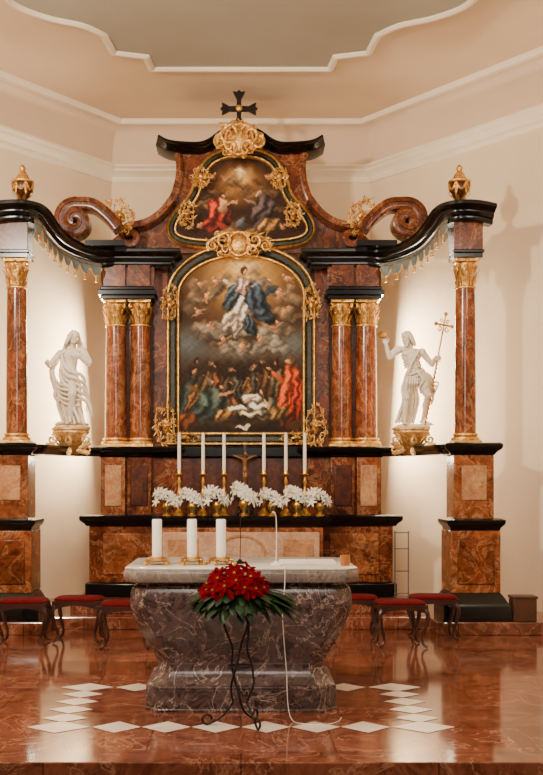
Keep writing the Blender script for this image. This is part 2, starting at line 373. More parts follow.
for s in (-1,1):
    lo = A(MB().box(.63,1.72,12.18,13.0,.41,1.05).mir(s), 'pedestal_lower', 'brown', bevel=.01)
    A(MB().box(.6,1.76,12.12,13.0,.25,.41).mir(s), 'plinth', 'black', lo, bevel=.02)
    A(MB().box(1.0,1.56,12.155,12.2,.5,.97).mir(s), 'inset_panel', 'ped', lo, bevel=.012)
    mo = MB().sweep([(.60,12.6,1.05),(.60,12.16,1.05),(1.75,12.16,1.05),(1.75,12.7,1.05)], [(-.3,0),(.0,0),(.02,.03),(.06,.06),(.07,.08),(.07,.11),(.05,.125),(-.3,.125)])
    A(mo.mir(s), 'pedestal_moulding', 'black')
    up = A(MB().box(.70,1.62,12.44,13.0,1.17,1.83).mir(s), 'pedestal_upper', 'brown')
    A(MB().box(1.03,1.31,12.36,12.5,1.17,1.83).mir(s), 'die', 'brown', up, bevel=.008)
    A(MB().box(1.33,1.60,12.34,12.5,1.17,1.83).mir(s), 'die', 'ped', up, bevel=.008)
    A(MB().box(1.37,1.56,12.325,12.36,1.27,1.74).mir(s), 'inset_panel', 'light', up, bevel=.01)
    A(MB().box(1.07,1.27,12.345,12.37,1.27,1.74).mir(s), 'inset_panel', 'brown_dark', up, bevel=.01)
    le = MB().sweep([(.72,12.75,1.83),(.72,12.38,1.83),(1.62,12.38,1.83),(1.62,12.75,1.83)], [(-.25,0),(.0,0),(.03,.03),(.07,.06),(.08,.08),(.08,.11),(.06,.125),(-.25,.125)])
    le.box(.75,1.6,12.4,13.0,1.84,1.954)
    A(le.mir(s), 'ledge', 'black')
    ar = MB().box(1.0,1.62,12.38,12.85,3.654,3.70).box(.97,1.65,12.36,12.85,3.70,3.76).box(1.0,1.62,12.38,12.85,3.76,3.80)
    A(ar.mir(s), 'architrave', 'black', bevel=.008)
    fr = MB()
    for xx in (1.175, 1.46): fr.box(xx-.13,xx+.13,12.39,12.8,3.80,4.05)
    A(MB().box(1.0,1.62,12.43,12.85,3.80,4.06).join(fr).mir(s), 'frieze', 'brown', bevel=.006)
    W = smooth([(1.45,12.40,4.22),(1.63,12.34,4.20),(1.84,12.16,4.22),(2.0,11.85,4.26),(2.08,11.5,4.33),(2.13,11.25,4.41),(2.23,11.12,4.435),(2.42,11.10,4.43),(2.6,11.12,4.40)], 6)
    cp = [V(.82,12.8,4.22), V(.82,12.40,4.22)]+W
    prof = [(-.12,-.19),(.0,-.19),(.012,-.165),(.012,-.14),(.035,-.132),(.045,-.11),(.05,-.10),(.05,-.085),(.08,-.075),(.09,-.06),(.12,-.048),(.13,-.04),(.13,-.012),(.12,0),(-.12,0)]
    en = A(MB().sweep(cp, prof).mir(s), 'cornice', 'black')
    A(MB().box(.84,1.5,12.4,12.9,4.05,4.22).mir(s), 'cornice_core', 'black', en)
    A(MB().box(2.16,2.56,11.13,11.55,4.25,4.42).mir(s), 'end_block', 'black', en, bevel=.02)
    fb = MB().box(2.21,2.51,11.16,11.47,3.88,3.93).box(2.195,2.525,11.145,11.48,3.93,3.96)
    A(fb.mir(s), 'architrave', 'black', bevel=.006)
    A(MB().box(2.21,2.51,11.16,11.47,3.96,4.26).mir(s), 'impost_block', 'brown', bevel=.006)
    Wv = [p for p in W if 1.62 < p.x < 2.18]
    dense = []
    for i in range(len(Wv)-1):
        for j in range(6): dense.append(Wv[i].lerp(Wv[i+1], j/6))
    dense.append(Wv[-1]); d = 0; vs = []; fs = []; SP = .15
    for i, p in enumerate(dense):
        if i: d += (V(p.x,p.y,0)-V(dense[i-1].x,dense[i-1].y,0)).length
        q = abs(math.sin(PI*d/SP))**.7; n = V(-.035,-.05,0)
        vs += [p+n+V(0,0,-.16), p+n+V(0,0,-.205), p+n+V(-.01,-.012,-.215-.1*q)]
        if i: k = 3*i; fs += [(k-3,k,k+1,k-2),(k-2,k+1,k+2,k-1)]
    va = A(MB().add(vs, fs).mir(s), 'valance', 'teal')
    A(MB().tube([p+V(-.04,-.058,-.186) for p in dense], .007, 6).mir(s), 'gold_trim', 'gold', va)
    A(MB().tube([V(*vs[3*i+2])+V(0,-.005,0) for i in range(len(dense))], .005, 6).mir(s), 'gold_trim', 'gold', va)
    d = 0; nxt = SP/2
    for i in range(1, len(dense)):
        d += (V(dense[i].x,dense[i].y,0)-V(dense[i-1].x,dense[i-1].y,0)).length
        if d > nxt:
            nxt += SP; p = dense[i]+V(-.048,-.068,-.33)
            A(MB().lathe([(.004,.025),(.014,.015),(.014,-.004),(.009,-.012),(.02,-.05),(.015,-.055)], p, 10).mir(s), 'tassel', 'gold', va)
    Lw = [V(p.x,p.y,1.84) for p in W if 1.6 < p.x < 2.2]
    A(MB().sweep(Lw, [(-.16,0),(.02,0),(.06,.04),(.08,.07),(.08,.1),(-.16,.1)]).mir(s), 'statue_ledge', 'black')
    cx, cy = 1.90, 12.02
    cm = MB().lathe([(.05,1.86),(.09,1.89),(.12,1.94),(.13,2.0),(.16,2.04),(.2,2.08),(.21,2.1),(.2,2.12),(.215,2.13),(.215,2.15)], (cx,cy,0), 20, (1,.85))
    for k in range(11):
        a = -PI+PI*k/10; dd = V(math.cos(a),math.sin(a),0)
        cm.leaf(V(cx,cy,1.85)+dd*.08, V(0,0,1)+dd*.4, dd, .26, .028, .3, 3)
    for q in (-1,1):
        cm.spiral((cx+q*.19,cy-.1,2.02), .055, 1.4, PI/2, q, .016, .03); cm.spiral((cx+q*.2,cy-.06,1.90), .045, 1.3, -PI/2, -q, .014, .03)
        cm.leaf((cx+q*.1,cy-.12,1.92),(q,-.1,.35),(0,-1,0),.18,.03,.2); cm.leaf((cx+q*.08,cy-.12,1.9),(q,-.1,-.25),(0,-1,0),.18,.03,.2)
    cm.ell((cx,cy-.15,2.0), (.045,.04,.055)); cm.leaf((cx,cy-.14,1.93),(0,-.2,-1),(0,-1,0),.1,.04,.1)
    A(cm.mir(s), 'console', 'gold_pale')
    ux = 2.405
    pl = A(MB().box(ux-.255,ux+.255,11.02,11.55,.41,1.05).mir(s), 'pedestal_lower', 'ped', bevel=.01)
    pk = MB().sweep([(ux-.255,11.5,.13),(ux-.255,11.02,.13),(ux+.255,11.02,.13),(ux+.255,11.5,.13)], [(-.2,0),(.09,0),(.09,.14),(.06,.19),(.03,.24),(0,.28),(-.2,.28)])
    A(pk.mir(s), 'plinth', 'black', pl)
    A(MB().box(ux-.19,ux+.19,11.0,11.06,.5,.96).mir(s), 'inset_panel', 'brown', pl, bevel=.012)
    pm = MB().sweep([(ux-.23,11.5,1.05),(ux-.23,11.06,1.05),(ux+.23,11.06,1.05),(ux+.23,11.5,1.05)], [(-.2,0),(.02,0),(.03,.03),(.06,.06),(.07,.08),(.07,.11),(.03,.125),(-.2,.125)])
    pm.box(ux-.19,ux+.19,11.1,11.5,1.06,1.17)
    A(pm.mir(s), 'pedestal_moulding', 'black')
    pu = A(MB().box(ux-.21,ux+.205,11.1,11.5,1.17,1.83).mir(s), 'pedestal_upper', 'ped', bevel=.008)
    A(MB().box(ux-.13,ux+.13,11.085,11.12,1.36,1.72).mir(s), 'inset_panel', 'light', pu, bevel=.01)
    pc = MB().sweep([(ux-.22,11.5,1.83),(ux-.22,11.11,1.83),(ux+.19,11.11,1.83),(ux+.19,11.5,1.83)], [(-.19,0),(.02,0),(.04,.03),(.08,.06),(.09,.08),(.09,.11),(.07,.125),(-.19,.125)])
    pc.box(ux-.2,ux+.18,11.14,11.5,1.84,1.954)
    A(pc.mir(s), 'ledge', 'black')
# attic
YA = 12.75
ho = smooth([(66,146,0),(61,165,0),(63,185,0),(71,205,0),(86,221,0),(104,231,0),(122,240,0),(133,253,0)], 5)
ho = [(X(AX+p.x,YA), Z(p.y,YA)) for p in ho]
ap = ho+[(-x,z) for x,z in reversed(ho)]
A(MB().prism(ap, 12.74, 13.08), 'attic', 'brown')
for s in (-1,1):
    A(MB().sweep([(s*x,12.74,z) for x,z in ho], [(-.045,-.02),(-.045,.03),(-.02,.045),(.02,.045),(.045,.03),(.045,-.02)], (0,-1,0)), 'attic_moulding', 'brown')
cpth = smooth([(-82,137,0),(-72,142,0),(-56,144,0),(-40,144,0),(-30,140,0),(-22,134,0),(-12,129,0),(0,127,0),(12,129,0),(22,134,0),(30,140,0),(40,144,0),(56,144,0),(72,142,0),(82,137,0)], 4)
cpth = [V(X(AX-.5+p.x,12.6), 12.75, Z(p.y,12.6)) for p in cpth]
A(MB().sweep(cpth, [(-.01,-.3),(-.01,.22),(.01,.22),(.02,.20),(.022,.17),(.04,.15),(.045,.12),(.065,.10),(.08,.06),(.08,-.3)], (0,-1,0)), 'attic_cornice', 'black')
for s in (-1,1):
    sp = []
    for i in range(40):
        t = i/39; a = PI*.5-2*PI*1.45*t; r = .235*(1-.74*t)
        sp.append(V(1.86+r*math.cos(a)*1.0, 12.12, 4.475+r*math.sin(a)))
    lead = smooth([(1.34,12.12,4.42),(1.46,12.12,4.56),(1.64,12.12,4.69),tuple(sp[0])], 5)[:-1]
    A(MB().sweep(lead+sp, [(-.02,-.13),(-.02,.13),(.0,.14),(.03,.14),(.035,.12),(.06,.12),(.065,.14),(.09,.14),(.11,.13),(.11,-.13)], (0,-1,0)).mir(s), 'scroll', 'brown')
    A(MB().box(1.3,1.75,12.05,12.5,4.2,4.26).mir(s), 'scroll_foot', 'black')
    sp = []
    for i in range(30):
        t = i/29; a = PI*.55-2*PI*1.3*t; r = .16*(1-.74*t)
        sp.append(V(1.28+r*math.cos(a), 12.6, 4.40+r*math.sin(a)))
    lead = smooth([(.82,12.6,4.86),(.95,12.6,4.70),(1.1,12.6,4.60),tuple(sp[0])],4)[:-1]
    A(MB().sweep(lead+sp, [(-.01,-.14),(-.01,.12),(.06,.12),(.07,-.14)], (0,-1,0)).mir(s), 'scroll', 'brown')
# gilded ornaments: rocaille of small scrolls, sprigs and a central shell, shield or head
rnd = random.Random(3)
def ornament(px, py, Y, w, h, kind='cart', tilt=0):
    mb = MB(); w = w*Y/F; h = h*Y/F; r = min(w,h)
    U = (0,-1,0)
    mb.ell((0,.01,0), (w*.16,.03,h*.18))
    for s in (-1,1):
        stem = []
        for j in range(6):
            a = math.radians(-84+165*j/5); k = 1+.16*rnd.uniform(-1,1)
            c = V(s*math.cos(a)*w*.37*k+s*w*.05, -.03-.015*rnd.random(), math.sin(a)*h*.42*k)
            stem.append(c)
            mb.spiral(c, r*rnd.uniform(.08,.14), 1.3, rnd.uniform(0,6), s*(1 if j%2 else -1), r*.026, .015, 14)
        mb.tube(smooth(stem,4), r*.026, 6)
        for j in range(28):
            a = rnd.uniform(-PI/2,PI/2); q = rnd.uniform(.16,.46)
            c = V(s*math.cos(a)*w*q, -.02-.03*rnd.random(), math.sin(a)*h*q)
            ta = a+rnd.choice((-1,1))*rnd.uniform(.3,1.3)
            d = V(s*math.cos(ta)*(.6+.4*w/r), -.25*rnd.random(), math.sin(ta)*(.6+.4*h/r))
            L = r*rnd.uniform(.16,.32); mb.leaf(c, d, U, L, L*.12, rnd.uniform(.1,.6), 3, 7)
    if kind == 'cherub':
        mb.ell((0,-.065,h*.06),(r*.15,r*.15,r*.18)); mb.ell((0,-.06-r*.15,h*.05),(r*.026,r*.026,r*.035)); mb.ell((0,-.05,h*.06+r*.09),(r*.16,r*.12,r*.1))
        for s in (-1,1):
            mb.ell((s*r*.07,-.065-r*.09,h*.03),(r*.055,r*.055,r*.055))
            for j in range(4): mb.leaf((s*r*.13,-.05,.0),(s*1,-.15,.8-.45*j),U,w*.26,w*.03,.3,2)
    elif kind == 'shield':
        mb.ell((0,-.03,0),(r*.34,.05,r*.36))
        ring_ = [V(r*.38*math.cos(q),-.06,r*.42*math.sin(q)) for q in [2*PI*i/24 for i in range(25)]]; mb.tube(ring_, r*.05, 7)
        for s in (-1,1):
            mb.spiral((s*w*.24,-.06,h*.12), r*.3, 1.5, PI*.6, s, r*.06, .03, 24); mb.spiral((s*w*.2,-.06,-h*.2), r*.22, 1.4, -PI*.6, -s, r*.05, .03, 22); mb.spiral((s*w*.4,-.05,-h*.06), r*.2, 1.4, PI*.4, -s, r*.05, .03, 22)
            mb.tube(smooth([(s*w*.08,-.06,h*.42),(s*w*.2,-.08,h*.38),(s*w*.36,-.06,h*.22),(s*w*.48,-.04,h*.02),(s*w*.46,-.03,-h*.24)],4), r*.05, 7)
    else:
        mb.ell((0,-.04,0),(r*.12,.04,r*.15))
        for s in (-1,1): mb.spiral((s*r*.16,-.05,r*.1), r*.13, 1.3, PI*.5, s, r*.035, .02)
    mb.xf(Matrix.Translation((X(px,Y),Y,Z(py,Y))) @ Matrix.Rotation(tilt,4,'Y'))
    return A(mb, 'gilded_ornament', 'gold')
ornament(239,141,12.42,46,36,'shield')
ornament(239,245,12.52,66,28,'shield')
for s in (-1,1):
    ornament(240+s*39,179,12.56,18,22,'cherub')
    ornament(240+s*53,215,12.56,18,28)
    ornament(240.5+s*71,303,12.54,18,38,'cherub')
    ornament(240.5+s*75,426,12.54,22,46)
    ornament(240.5+s*120,216,12.3,26,38,tilt=s*.5)
    ornament(240.5+s*56,438,12.5,34,12)

# ------------------------------------------------------------------ paintings (loose painterly stand-ins)
def s2l(a):
    a = np.clip(a, 0, 1); return np.where(a <= .04045, a/12.92, ((a+.055)/1.055)**2.4)
class Paint:
    def __init__(s, px, py):
        w1 = np.sin(px*.31+np.sin(py*.23)*2.1)+.6*np.sin(py*.57+px*.21); w2 = np.sin(py*.29+np.sin(px*.27)*2.3)+.6*np.sin(px*.61-py*.19)
        w3 = np.sin(px*1.3+np.sin(py*1.1)*2); w4 = np.sin(py*1.5+np.sin(px*1.2)*2)
        s.px = px+.95*w1+.4*w3; s.py = py+.95*w2+.4*w4; s.c = np.zeros((len(px),3))
        s.n = (np.sin(px*.9+np.sin(py*.7)*2)+np.sin(py*1.1+np.sin(px*.5)*2.3)+np.sin((px+py)*.55))/3
    def fill(s, c): s.c[:] = np.array(c)/255
    def e(s, cx, cy, rx, ry, col, ang=0, soft=.3, shade=.4, fold=0, op=1, fa=0):
        if soft < .45: soft *= .8
        a = math.radians(ang); dx = s.px-cx; dy = s.py-cy
        u = (dx*math.cos(a)+dy*math.sin(a))/rx; v = (-dx*math.sin(a)+dy*math.cos(a))/ry
        d = np.sqrt(u*u+v*v)+.06*s.n; m = np.clip((1-d)/soft,0,1)*op
        l = 1-shade*(.6*dx/max(rx,ry)+.75*dy/max(rx,ry))
        if fold: l = l*(1+1.3*fold*np.sin(8*u+2.5*v+fa+np.sin(v*4)))
        if shade > .3: l = l*(1-.5*np.clip((d-.65)/.35,0,1))
        s.c = s.c*(1-m[:,None])+np.clip(l,.18,1.7)[:,None]*np.array(col)[None,:]/255*m[:,None]
    def head(s, x, y, r, hair=(48,30,18), skin=(190,136,96), turn=0):
        s.e(x-turn*r*.2, y-.15*r, r*1.05, r*1.12, hair, soft=.4); s.e(x+turn*r*.5, y+.15*r, r*.62, r*.85, skin, turn*14, soft=.6, shade=.8)
    def limb(s, x0, y0, x1, y1, w, col):
        s.e((x0+x1)/2,(y0+y1)/2,math.hypot(x1-x0,y1-y0)/2+w*.6,w,col,math.degrees(math.atan2(y1-y0,x1-x0)),.4)
    def figure(s, x, base, h, robe, robe2=None, hair=(48,30,18), skin=(190,136,96), turn=0, lean=0, r=.075):
        hx = x+lean; top = base-h
        s.e((x+hx)/2, base-h*.36, h*.2, h*.42, robe, math.degrees(math.atan2(lean,h)), .3, .65, .35, fa=x)
        if robe2: s.e(x+lean*.4+h*.05, base-h*.4, h*.11, h*.34, robe2, 16, .35, .6, .35, fa=x)
        s.limb(hx-h*.08, base-h*.64, hx+turn*h*.24, base-h*.52, h*.045, robe2 or robe); s.e(hx+turn*h*.28, base-h*.53, h*.035, h*.028, skin)
        s.head(hx+turn*h*.05, top+h*.12, h*r, hair, skin, turn)
def canvas(name, hw, py0, py1, Y, rows, cols, fn, parent):
    pys = np.linspace(py0, py1, rows); P = []; Q = []; vs = []
    for py in pys:
        w = hw(py)
        for j in range(cols):
            px = AX-.5+w*(2*j/(cols-1)-1); P.append(px); Q.append(py); vs.append(Vector((X(px+.5,Y), Y, Z(py,Y))))
    fs = [(i*cols+j, i*cols+j+1, (i+1)*cols+j+1, (i+1)*cols+j) for i in range(rows-1) for j in range(cols-1)]
    mb = MB(); mb.v = vs; mb.f = fs
    p = Paint(np.array(P), np.array(Q)); fn(p)
    p.c *= (1+.12*p.n)[:,None]
    g = p.c.mean(1, keepdims=True); p.c = np.clip(g+(p.c-g)*1.1, 0, 1)**1.08
    o = build(mb, name, 'paint', parent, flat=True)
    at = o.data.color_attributes.new('Col', 'FLOAT_COLOR', 'POINT')
    at.data.foreach_set('color', np.concatenate([s2l(p.c), np.ones((len(P),1))],1).astype(np.float32).ravel())
    return o
def main_painting(p):
    p.fill((64,44,28))
    r = np.random.RandomState(4)
    p.e(243,275,80,66,(176,130,74),soft=.9,shade=0)
    p.e(243,278,44,40,(226,182,108),soft=.9,shade=0)
    p.e(243,266,20,16,(250,218,152),soft=.9,shade=0)
    p.e(188,345,34,26,(104,110,110),soft=.9,shade=.2); p.e(294,345,32,26,(110,112,106),soft=.9,shade=.2); p.e(240,352,50,14,(116,110,98),soft=.9,shade=.2)
    p.e(243,405,90,50,(34,23,15),soft=.5,shade=0)
    for k in range(60):
        a = r.uniform(0,2*PI); x = 243+math.cos(a)*r.uniform(26,60); y = 310+math.sin(a)*r.uniform(20,44)
        g = r.uniform(.6,1.15); p.e(x,y,r.uniform(5,13),r.uniform(3,8),(146*g,124*g,98*g),r.uniform(-40,40),soft=.6,shade=.9,op=.7)
    for k in range(30):
        x = 243+r.uniform(-42,42); p.e(x,337+r.uniform(-9,15),r.uniform(6,12),r.uniform(3,6),(158,150,134),r.uniform(-30,30),soft=.6,shade=1.0,op=.7)
    for x,y in ((206,298),(198,312),(210,326),(224,340),(242,347),(260,339),(274,326),(284,311),(280,294),(200,284),(287,279),(215,283)):
        t = r.uniform(-50,50); p.e(x,y,5.5,3,(206,152,110),t,.5,.8); p.e(x+r.uniform(-4,4),y-3.6,2,2.1,(204,152,110),soft=.6,shade=.8); p.limb(x,y,x+r.uniform(-8,8),y+5,1.3,(190,136,96)); p.limb(x,y+1,x+r.uniform(-8,8),y+3,1.1,(180,126,88))
        p.e(x+5,y-2,5,1.6,(176,156,130),-35,.5,.4,op=.7)
    p.e(241,312,12,24,(214,198,178),12,.3,.6,.35); p.e(229,322,10,12,(190,172,150),30,.35,.6,.3); p.e(236,330,6,10,(170,152,132),20,.3,.6,.3)
    p.e(256,300,12,24,(58,68,78),-24,.3,.7,.35); p.e(232,296,8,18,(70,80,88),25,.3,.7,.35); p.e(264,316,15,8,(54,62,70),30,.35,.7,.3); p.e(270,290,9,5,(66,74,82),-30,.4,.6); p.e(250,326,7,12,(56,64,72),-14,.3,.7,.35)
    p.e(243,287,8,10,(196,164,144),5,.3,.6,.25); p.limb(236,286,222,279,2.2,(206,190,170)); p.e(220,278,2,1.7,(214,166,126)); p.limb(250,286,267,280,2.2,(160,148,140)); p.e(269,279,2,1.7,(214,166,126))
    p.head(243,271.5,4.3,(84,54,32),(226,180,140),.4)
    crowd = ((193,398,42,(58,48,38),.6,2),(206,404,46,(88,68,46),.5,3),(217,398,36,(96,64,38),-.4,-2),(226,405,40,(66,54,42),.7,4),(237,400,33,(72,66,54),-.5,-1),(248,404,40,(110,78,46),.5,3),(258,399,38,(62,56,48),-.7,-3),(268,405,48,(84,60,40),-.5,-4),(279,400,42,(94,82,60),-.7,-2))
    for x,b_,h_,rb,t_,l_ in crowd: p.figure(x,b_,h_,rb,None,(44,27,15) if int(x)%2 else (92,78,60),(168,118,82),turn=t_,lean=l_)
    p.figure(187,426,62,(48,58,56),(112,80,46),turn=.7,lean=4); p.figure(202,424,48,(78,60,42),(140,108,66),(110,98,84),turn=.7,lean=7)
    p.e(232,408,12,12,(104,68,40),-20,.3,.7,.35); p.e(272,410,13,14,(84,82,66),20,.3,.7,.35)
    p.e(289,397,13,36,(184,80,40),4,.22,.75,.4); p.e(297,404,8,30,(134,48,26),0,.3,.7,.35); p.limb(284,384,271,370,3,(200,92,48)); p.e(269.5,368,2.2,2,(214,160,118)); p.head(290,361,4.7,(100,78,54),(210,156,114),-.8); p.e(284,415,9,14,(160,64,32),20,.3,.7,.4)
    p.e(212,406,18,20,(66,78,70),-24,.25,.75,.4); p.e(203,416,18,11,(50,58,54),10,.3,.7,.35); p.e(224,415,13,8,(140,106,60),-15,.3,.7,.35); p.head(220,386,4.2,(60,36,20),(206,152,110),.8); p.limb(216,397,235,390,2.3,(198,148,108))
    p.e(257,404,20,9,(226,212,184),30,.3,.7,.45); p.e(248,412,24,6,(200,182,148),16,.35,.7,.45); p.head(263,392,3.8,(80,50,30),(226,180,140),-.6); p.limb(256,397,242,402,2.1,(224,178,138)); p.limb(263,398,271,411,2.1,(216,170,130))
    p.e(278,414,13,9,(120,92,54),-20,.3,.7,.35)
    p.e(240,423,60,8,(66,50,34),0,.6,.3,.15,op=.8); p.e(186,421,14,10,(110,66,36),0,.4,.6,.25); p.e(243,427,8,2.2,(224,214,190),0,.1,0)
    p.e(300,426,16,8,(72,48,30),0,.4,.5)
def top_painting(p):
    p.fill((56,34,20)); r = np.random.RandomState(9)
    p.e(240,184,34,26,(206,146,72),soft=.95,shade=0); p.e(240,176,16,12,(244,208,140),soft=.9,shade=0)
    for k in range(40):
        a = r.uniform(0,2*PI); g = r.uniform(.55,1.15); p.e(240+math.cos(a)*r.uniform(18,46),206+math.sin(a)*r.uniform(12,30),r.uniform(5,11),r.uniform(3,6),(136*g,104*g,72*g),r.uniform(-40,40),soft=.6,shade=.9,op=.7)
    p.e(240,171,7,2,(236,226,200),12,.5,0); p.e(240,171,2,3.6,(240,230,206),0,.5,0)
    p.e(219,214,13,18,(150,54,34),-14,.25,.75,.4); p.e(211,226,15,8,(112,40,26),10,.3,.7,.35); p.e(223,206,6,9,(204,152,110),14,.35,.7); p.head(223,195,4,(72,46,28),(212,158,116),.6); p.limb(226,206,239,199,2,(208,156,114)); p.limb(216,222,229,231,3,(146,56,36))
    p.e(263,212,13,18,(78,64,62),14,.25,.75,.4); p.e(269,225,16,8,(150,110,64),-10,.3,.7,.35); p.head(258,195,4,(160,150,134),(206,158,118),-.6); p.limb(256,206,245,199,2,(140,118,106)); p.limb(262,220,250,231,3,(100,80,74))
    p.e(241,223,7,6,(96,100,106),0,.5,.8); p.e(240,233,34,6,(150,116,78),0,.6,.6,.2,op=.8)
    for x,y in ((200,227),(283,227),(212,178),(268,178)):
        p.e(x,y,4.6,3,(204,150,108),20,.5,.7); p.e(x+1.5,y-3.6,1.9,2,(204,152,112),soft=.5)
YC = 12.68
def hw_main(py): return 62.0 if py > 296 else 62.0*math.sqrt(max(0.0004, 1-((296-py)/39.5)**2))
def outline(hw, py0, py1, Y, n=60):
    ys = [py1] + [py1+(py0-py1)*(1-(1-i/n)**2) for i in range(1,n+1)]
    L = [V(X(AX-hw(y),Y),Y,Z(y,Y)) for y in ys]; R = [V(-p.x,Y,p.z) for p in reversed(L)]
    return L+R[1:]
PT = thing('altar_painting', 'large arched painting of a robed figure rising on clouds above a crowd', 'painting', (0,12.7,2.1))
canvas('canvas', hw_main, 257, 433, YC, 340, 230, main_painting, PT)
ol = outline(hw_main, 257, 433, YC)
ax = (0,-1,0)
build(MB().sweep(ol, [(-.012,-.03),(-.012,.02),(0,.05),(.014,.05),(.03,.02),(.03,-.03)], ax, -1, True), 'frame_inner', 'gold', PT)
build(MB().sweep(ol, [(.03,-.06),(.03,.02),(.05,.045),(.095,.045),(.105,.02),(.105,-.06)], ax, -1, True), 'frame_band', 'green', PT)
build(MB().sweep(ol, [(.105,-.09),(.105,.05),(.12,.075),(.135,.075),(.15,.05),(.15,-.09)], ax, -1, True), 'frame_outer', 'gold', PT)
tp = [(157,.3),(158,10),(160,19),(165,28),(172,33.5),(182,38),(195,42),(206,49),(215,58),(224,64),(231,65),(236,60),(239,48),(240.5,30)]
def hw_top(py): return float(np.interp(py, [a for a,_ in tp], [b for _,b in tp]))
PU = thing('attic_painting', 'smaller bell-shaped painting of two seated figures in golden clouds above the large one', 'painting', (0,12.7,4.3))
canvas('canvas', hw_top, 157, 240.5, 12.69, 170, 190, top_painting, PU)
half = [V(X(AX-b,12.69),12.69,Z(a,12.69)) for a,b in reversed(tp)]
half = smooth(half,3); ol = half[:-1]+[V(-p.x,p.y,p.z) for p in reversed(half[:-1])]
build(MB().sweep(ol, [(-.012,-.03),(-.012,.02),(0,.04),(.014,.04),(.025,.02),(.025,-.03)], ax, -1, True), 'frame_inner', 'gold', PU)
build(MB().sweep(ol, [(.025,-.03),(.025,.02),(.04,.04),(.07,.04),(.08,.02),(.08,-.03)], ax, -1, True), 'frame_band', 'green', PU)
build(MB().sweep(ol, [(.08,-.05),(.08,.04),(.095,.055),(.11,.04),(.11,-.05)], ax, -1, True), 'frame_outer', 'gold', PU)

# ------------------------------------------------------------------ cross, urns
YX = 12.45; cxx = X(239,YX); cz = Z(109,YX)
CR = thing('cross', 'dark metal cross with flared ends on the very top of the altarpiece', 'cross', (cxx,YX,Z(126,YX)))
mb = MB()
for k in range(4):
    q = Matrix.Translation((cxx,YX,cz)) @ Matrix.Rotation(k*PI/2,4,'Y')
    L = .2 if k != 2 else .19
    mb.join(MB().prism([(-.03,0),(.03,0),(.024,L*.55),(.055,L*.82),(.07,L),(.025,L*.95),(0,L*1.08),(-.025,L*.95),(-.07,L),(-.055,L*.82),(-.024,L*.55)], -.025, .025).xf(q))
build(mb, 'cross_body', 'darkm', CR)
build(MB().ell((cxx,YX-.03,cz),(.04,.025,.04)), 'boss', 'gold', CR)
build(MB().lathe([(.07,0),(.05,.02),(.025,.05),(.03,.1)], (cxx,YX,Z(134,YX)), 14), 'foot', 'gold', CR)
for s in (-1,1):
    ux, uy, uz = s*2.30, 11.33, 4.43
    U = thing('urn', 'dark brown urn with gilded garlands on top of the %s outer column' % ('left' if s < 0 else 'right'), 'urn', (ux,uy,uz), 'urns on the outer columns')
    build(MB().lathe([(.075,0),(.075,.03),(.04,.05),(.03,.08),(.05,.1),(.09,.17),(.105,.23),(.095,.27),(.07,.285)], (ux,uy,uz), 24), 'urn_body', 'brown_dark', U)
    g = MB().lathe([(.112,.262),(.12,.27),(.12,.285),(.09,.3),(.06,.305)], (ux,uy,uz), 24)
    g.lathe([(.06,.3),(.07,.32),(.05,.36),(.025,.39),(.035,.42),(.012,.46)], (ux,uy,uz), 14)
    build(g, 'finial', 'gold', U)
    g = MB()
    for k in range(6):
        a0 = 2*PI*k/6; pts = []
        for i in range(7):
            aa = a0+PI/3*i/6; rr = .108-.01*abs(math.sin(PI*i/6)); pts.append((ux+rr*math.cos(aa),uy+rr*math.sin(aa),uz+.255-.07*math.sin(PI*i/6)))
        g.tube(pts, .013, 7)
        g.leaf((ux+.1*math.cos(a0),uy+.1*math.sin(a0),uz+.25),(0,0,-1),(math.cos(a0),math.sin(a0),0),.12,.02,.1)
        g.leaf((ux+.03*math.cos(a0),uy+.03*math.sin(a0),uz+.08),(math.cos(a0),math.sin(a0),1),(math.cos(a0),math.sin(a0),0),.1,.025,.1)
    build(g, 'garland', 'gold', U)

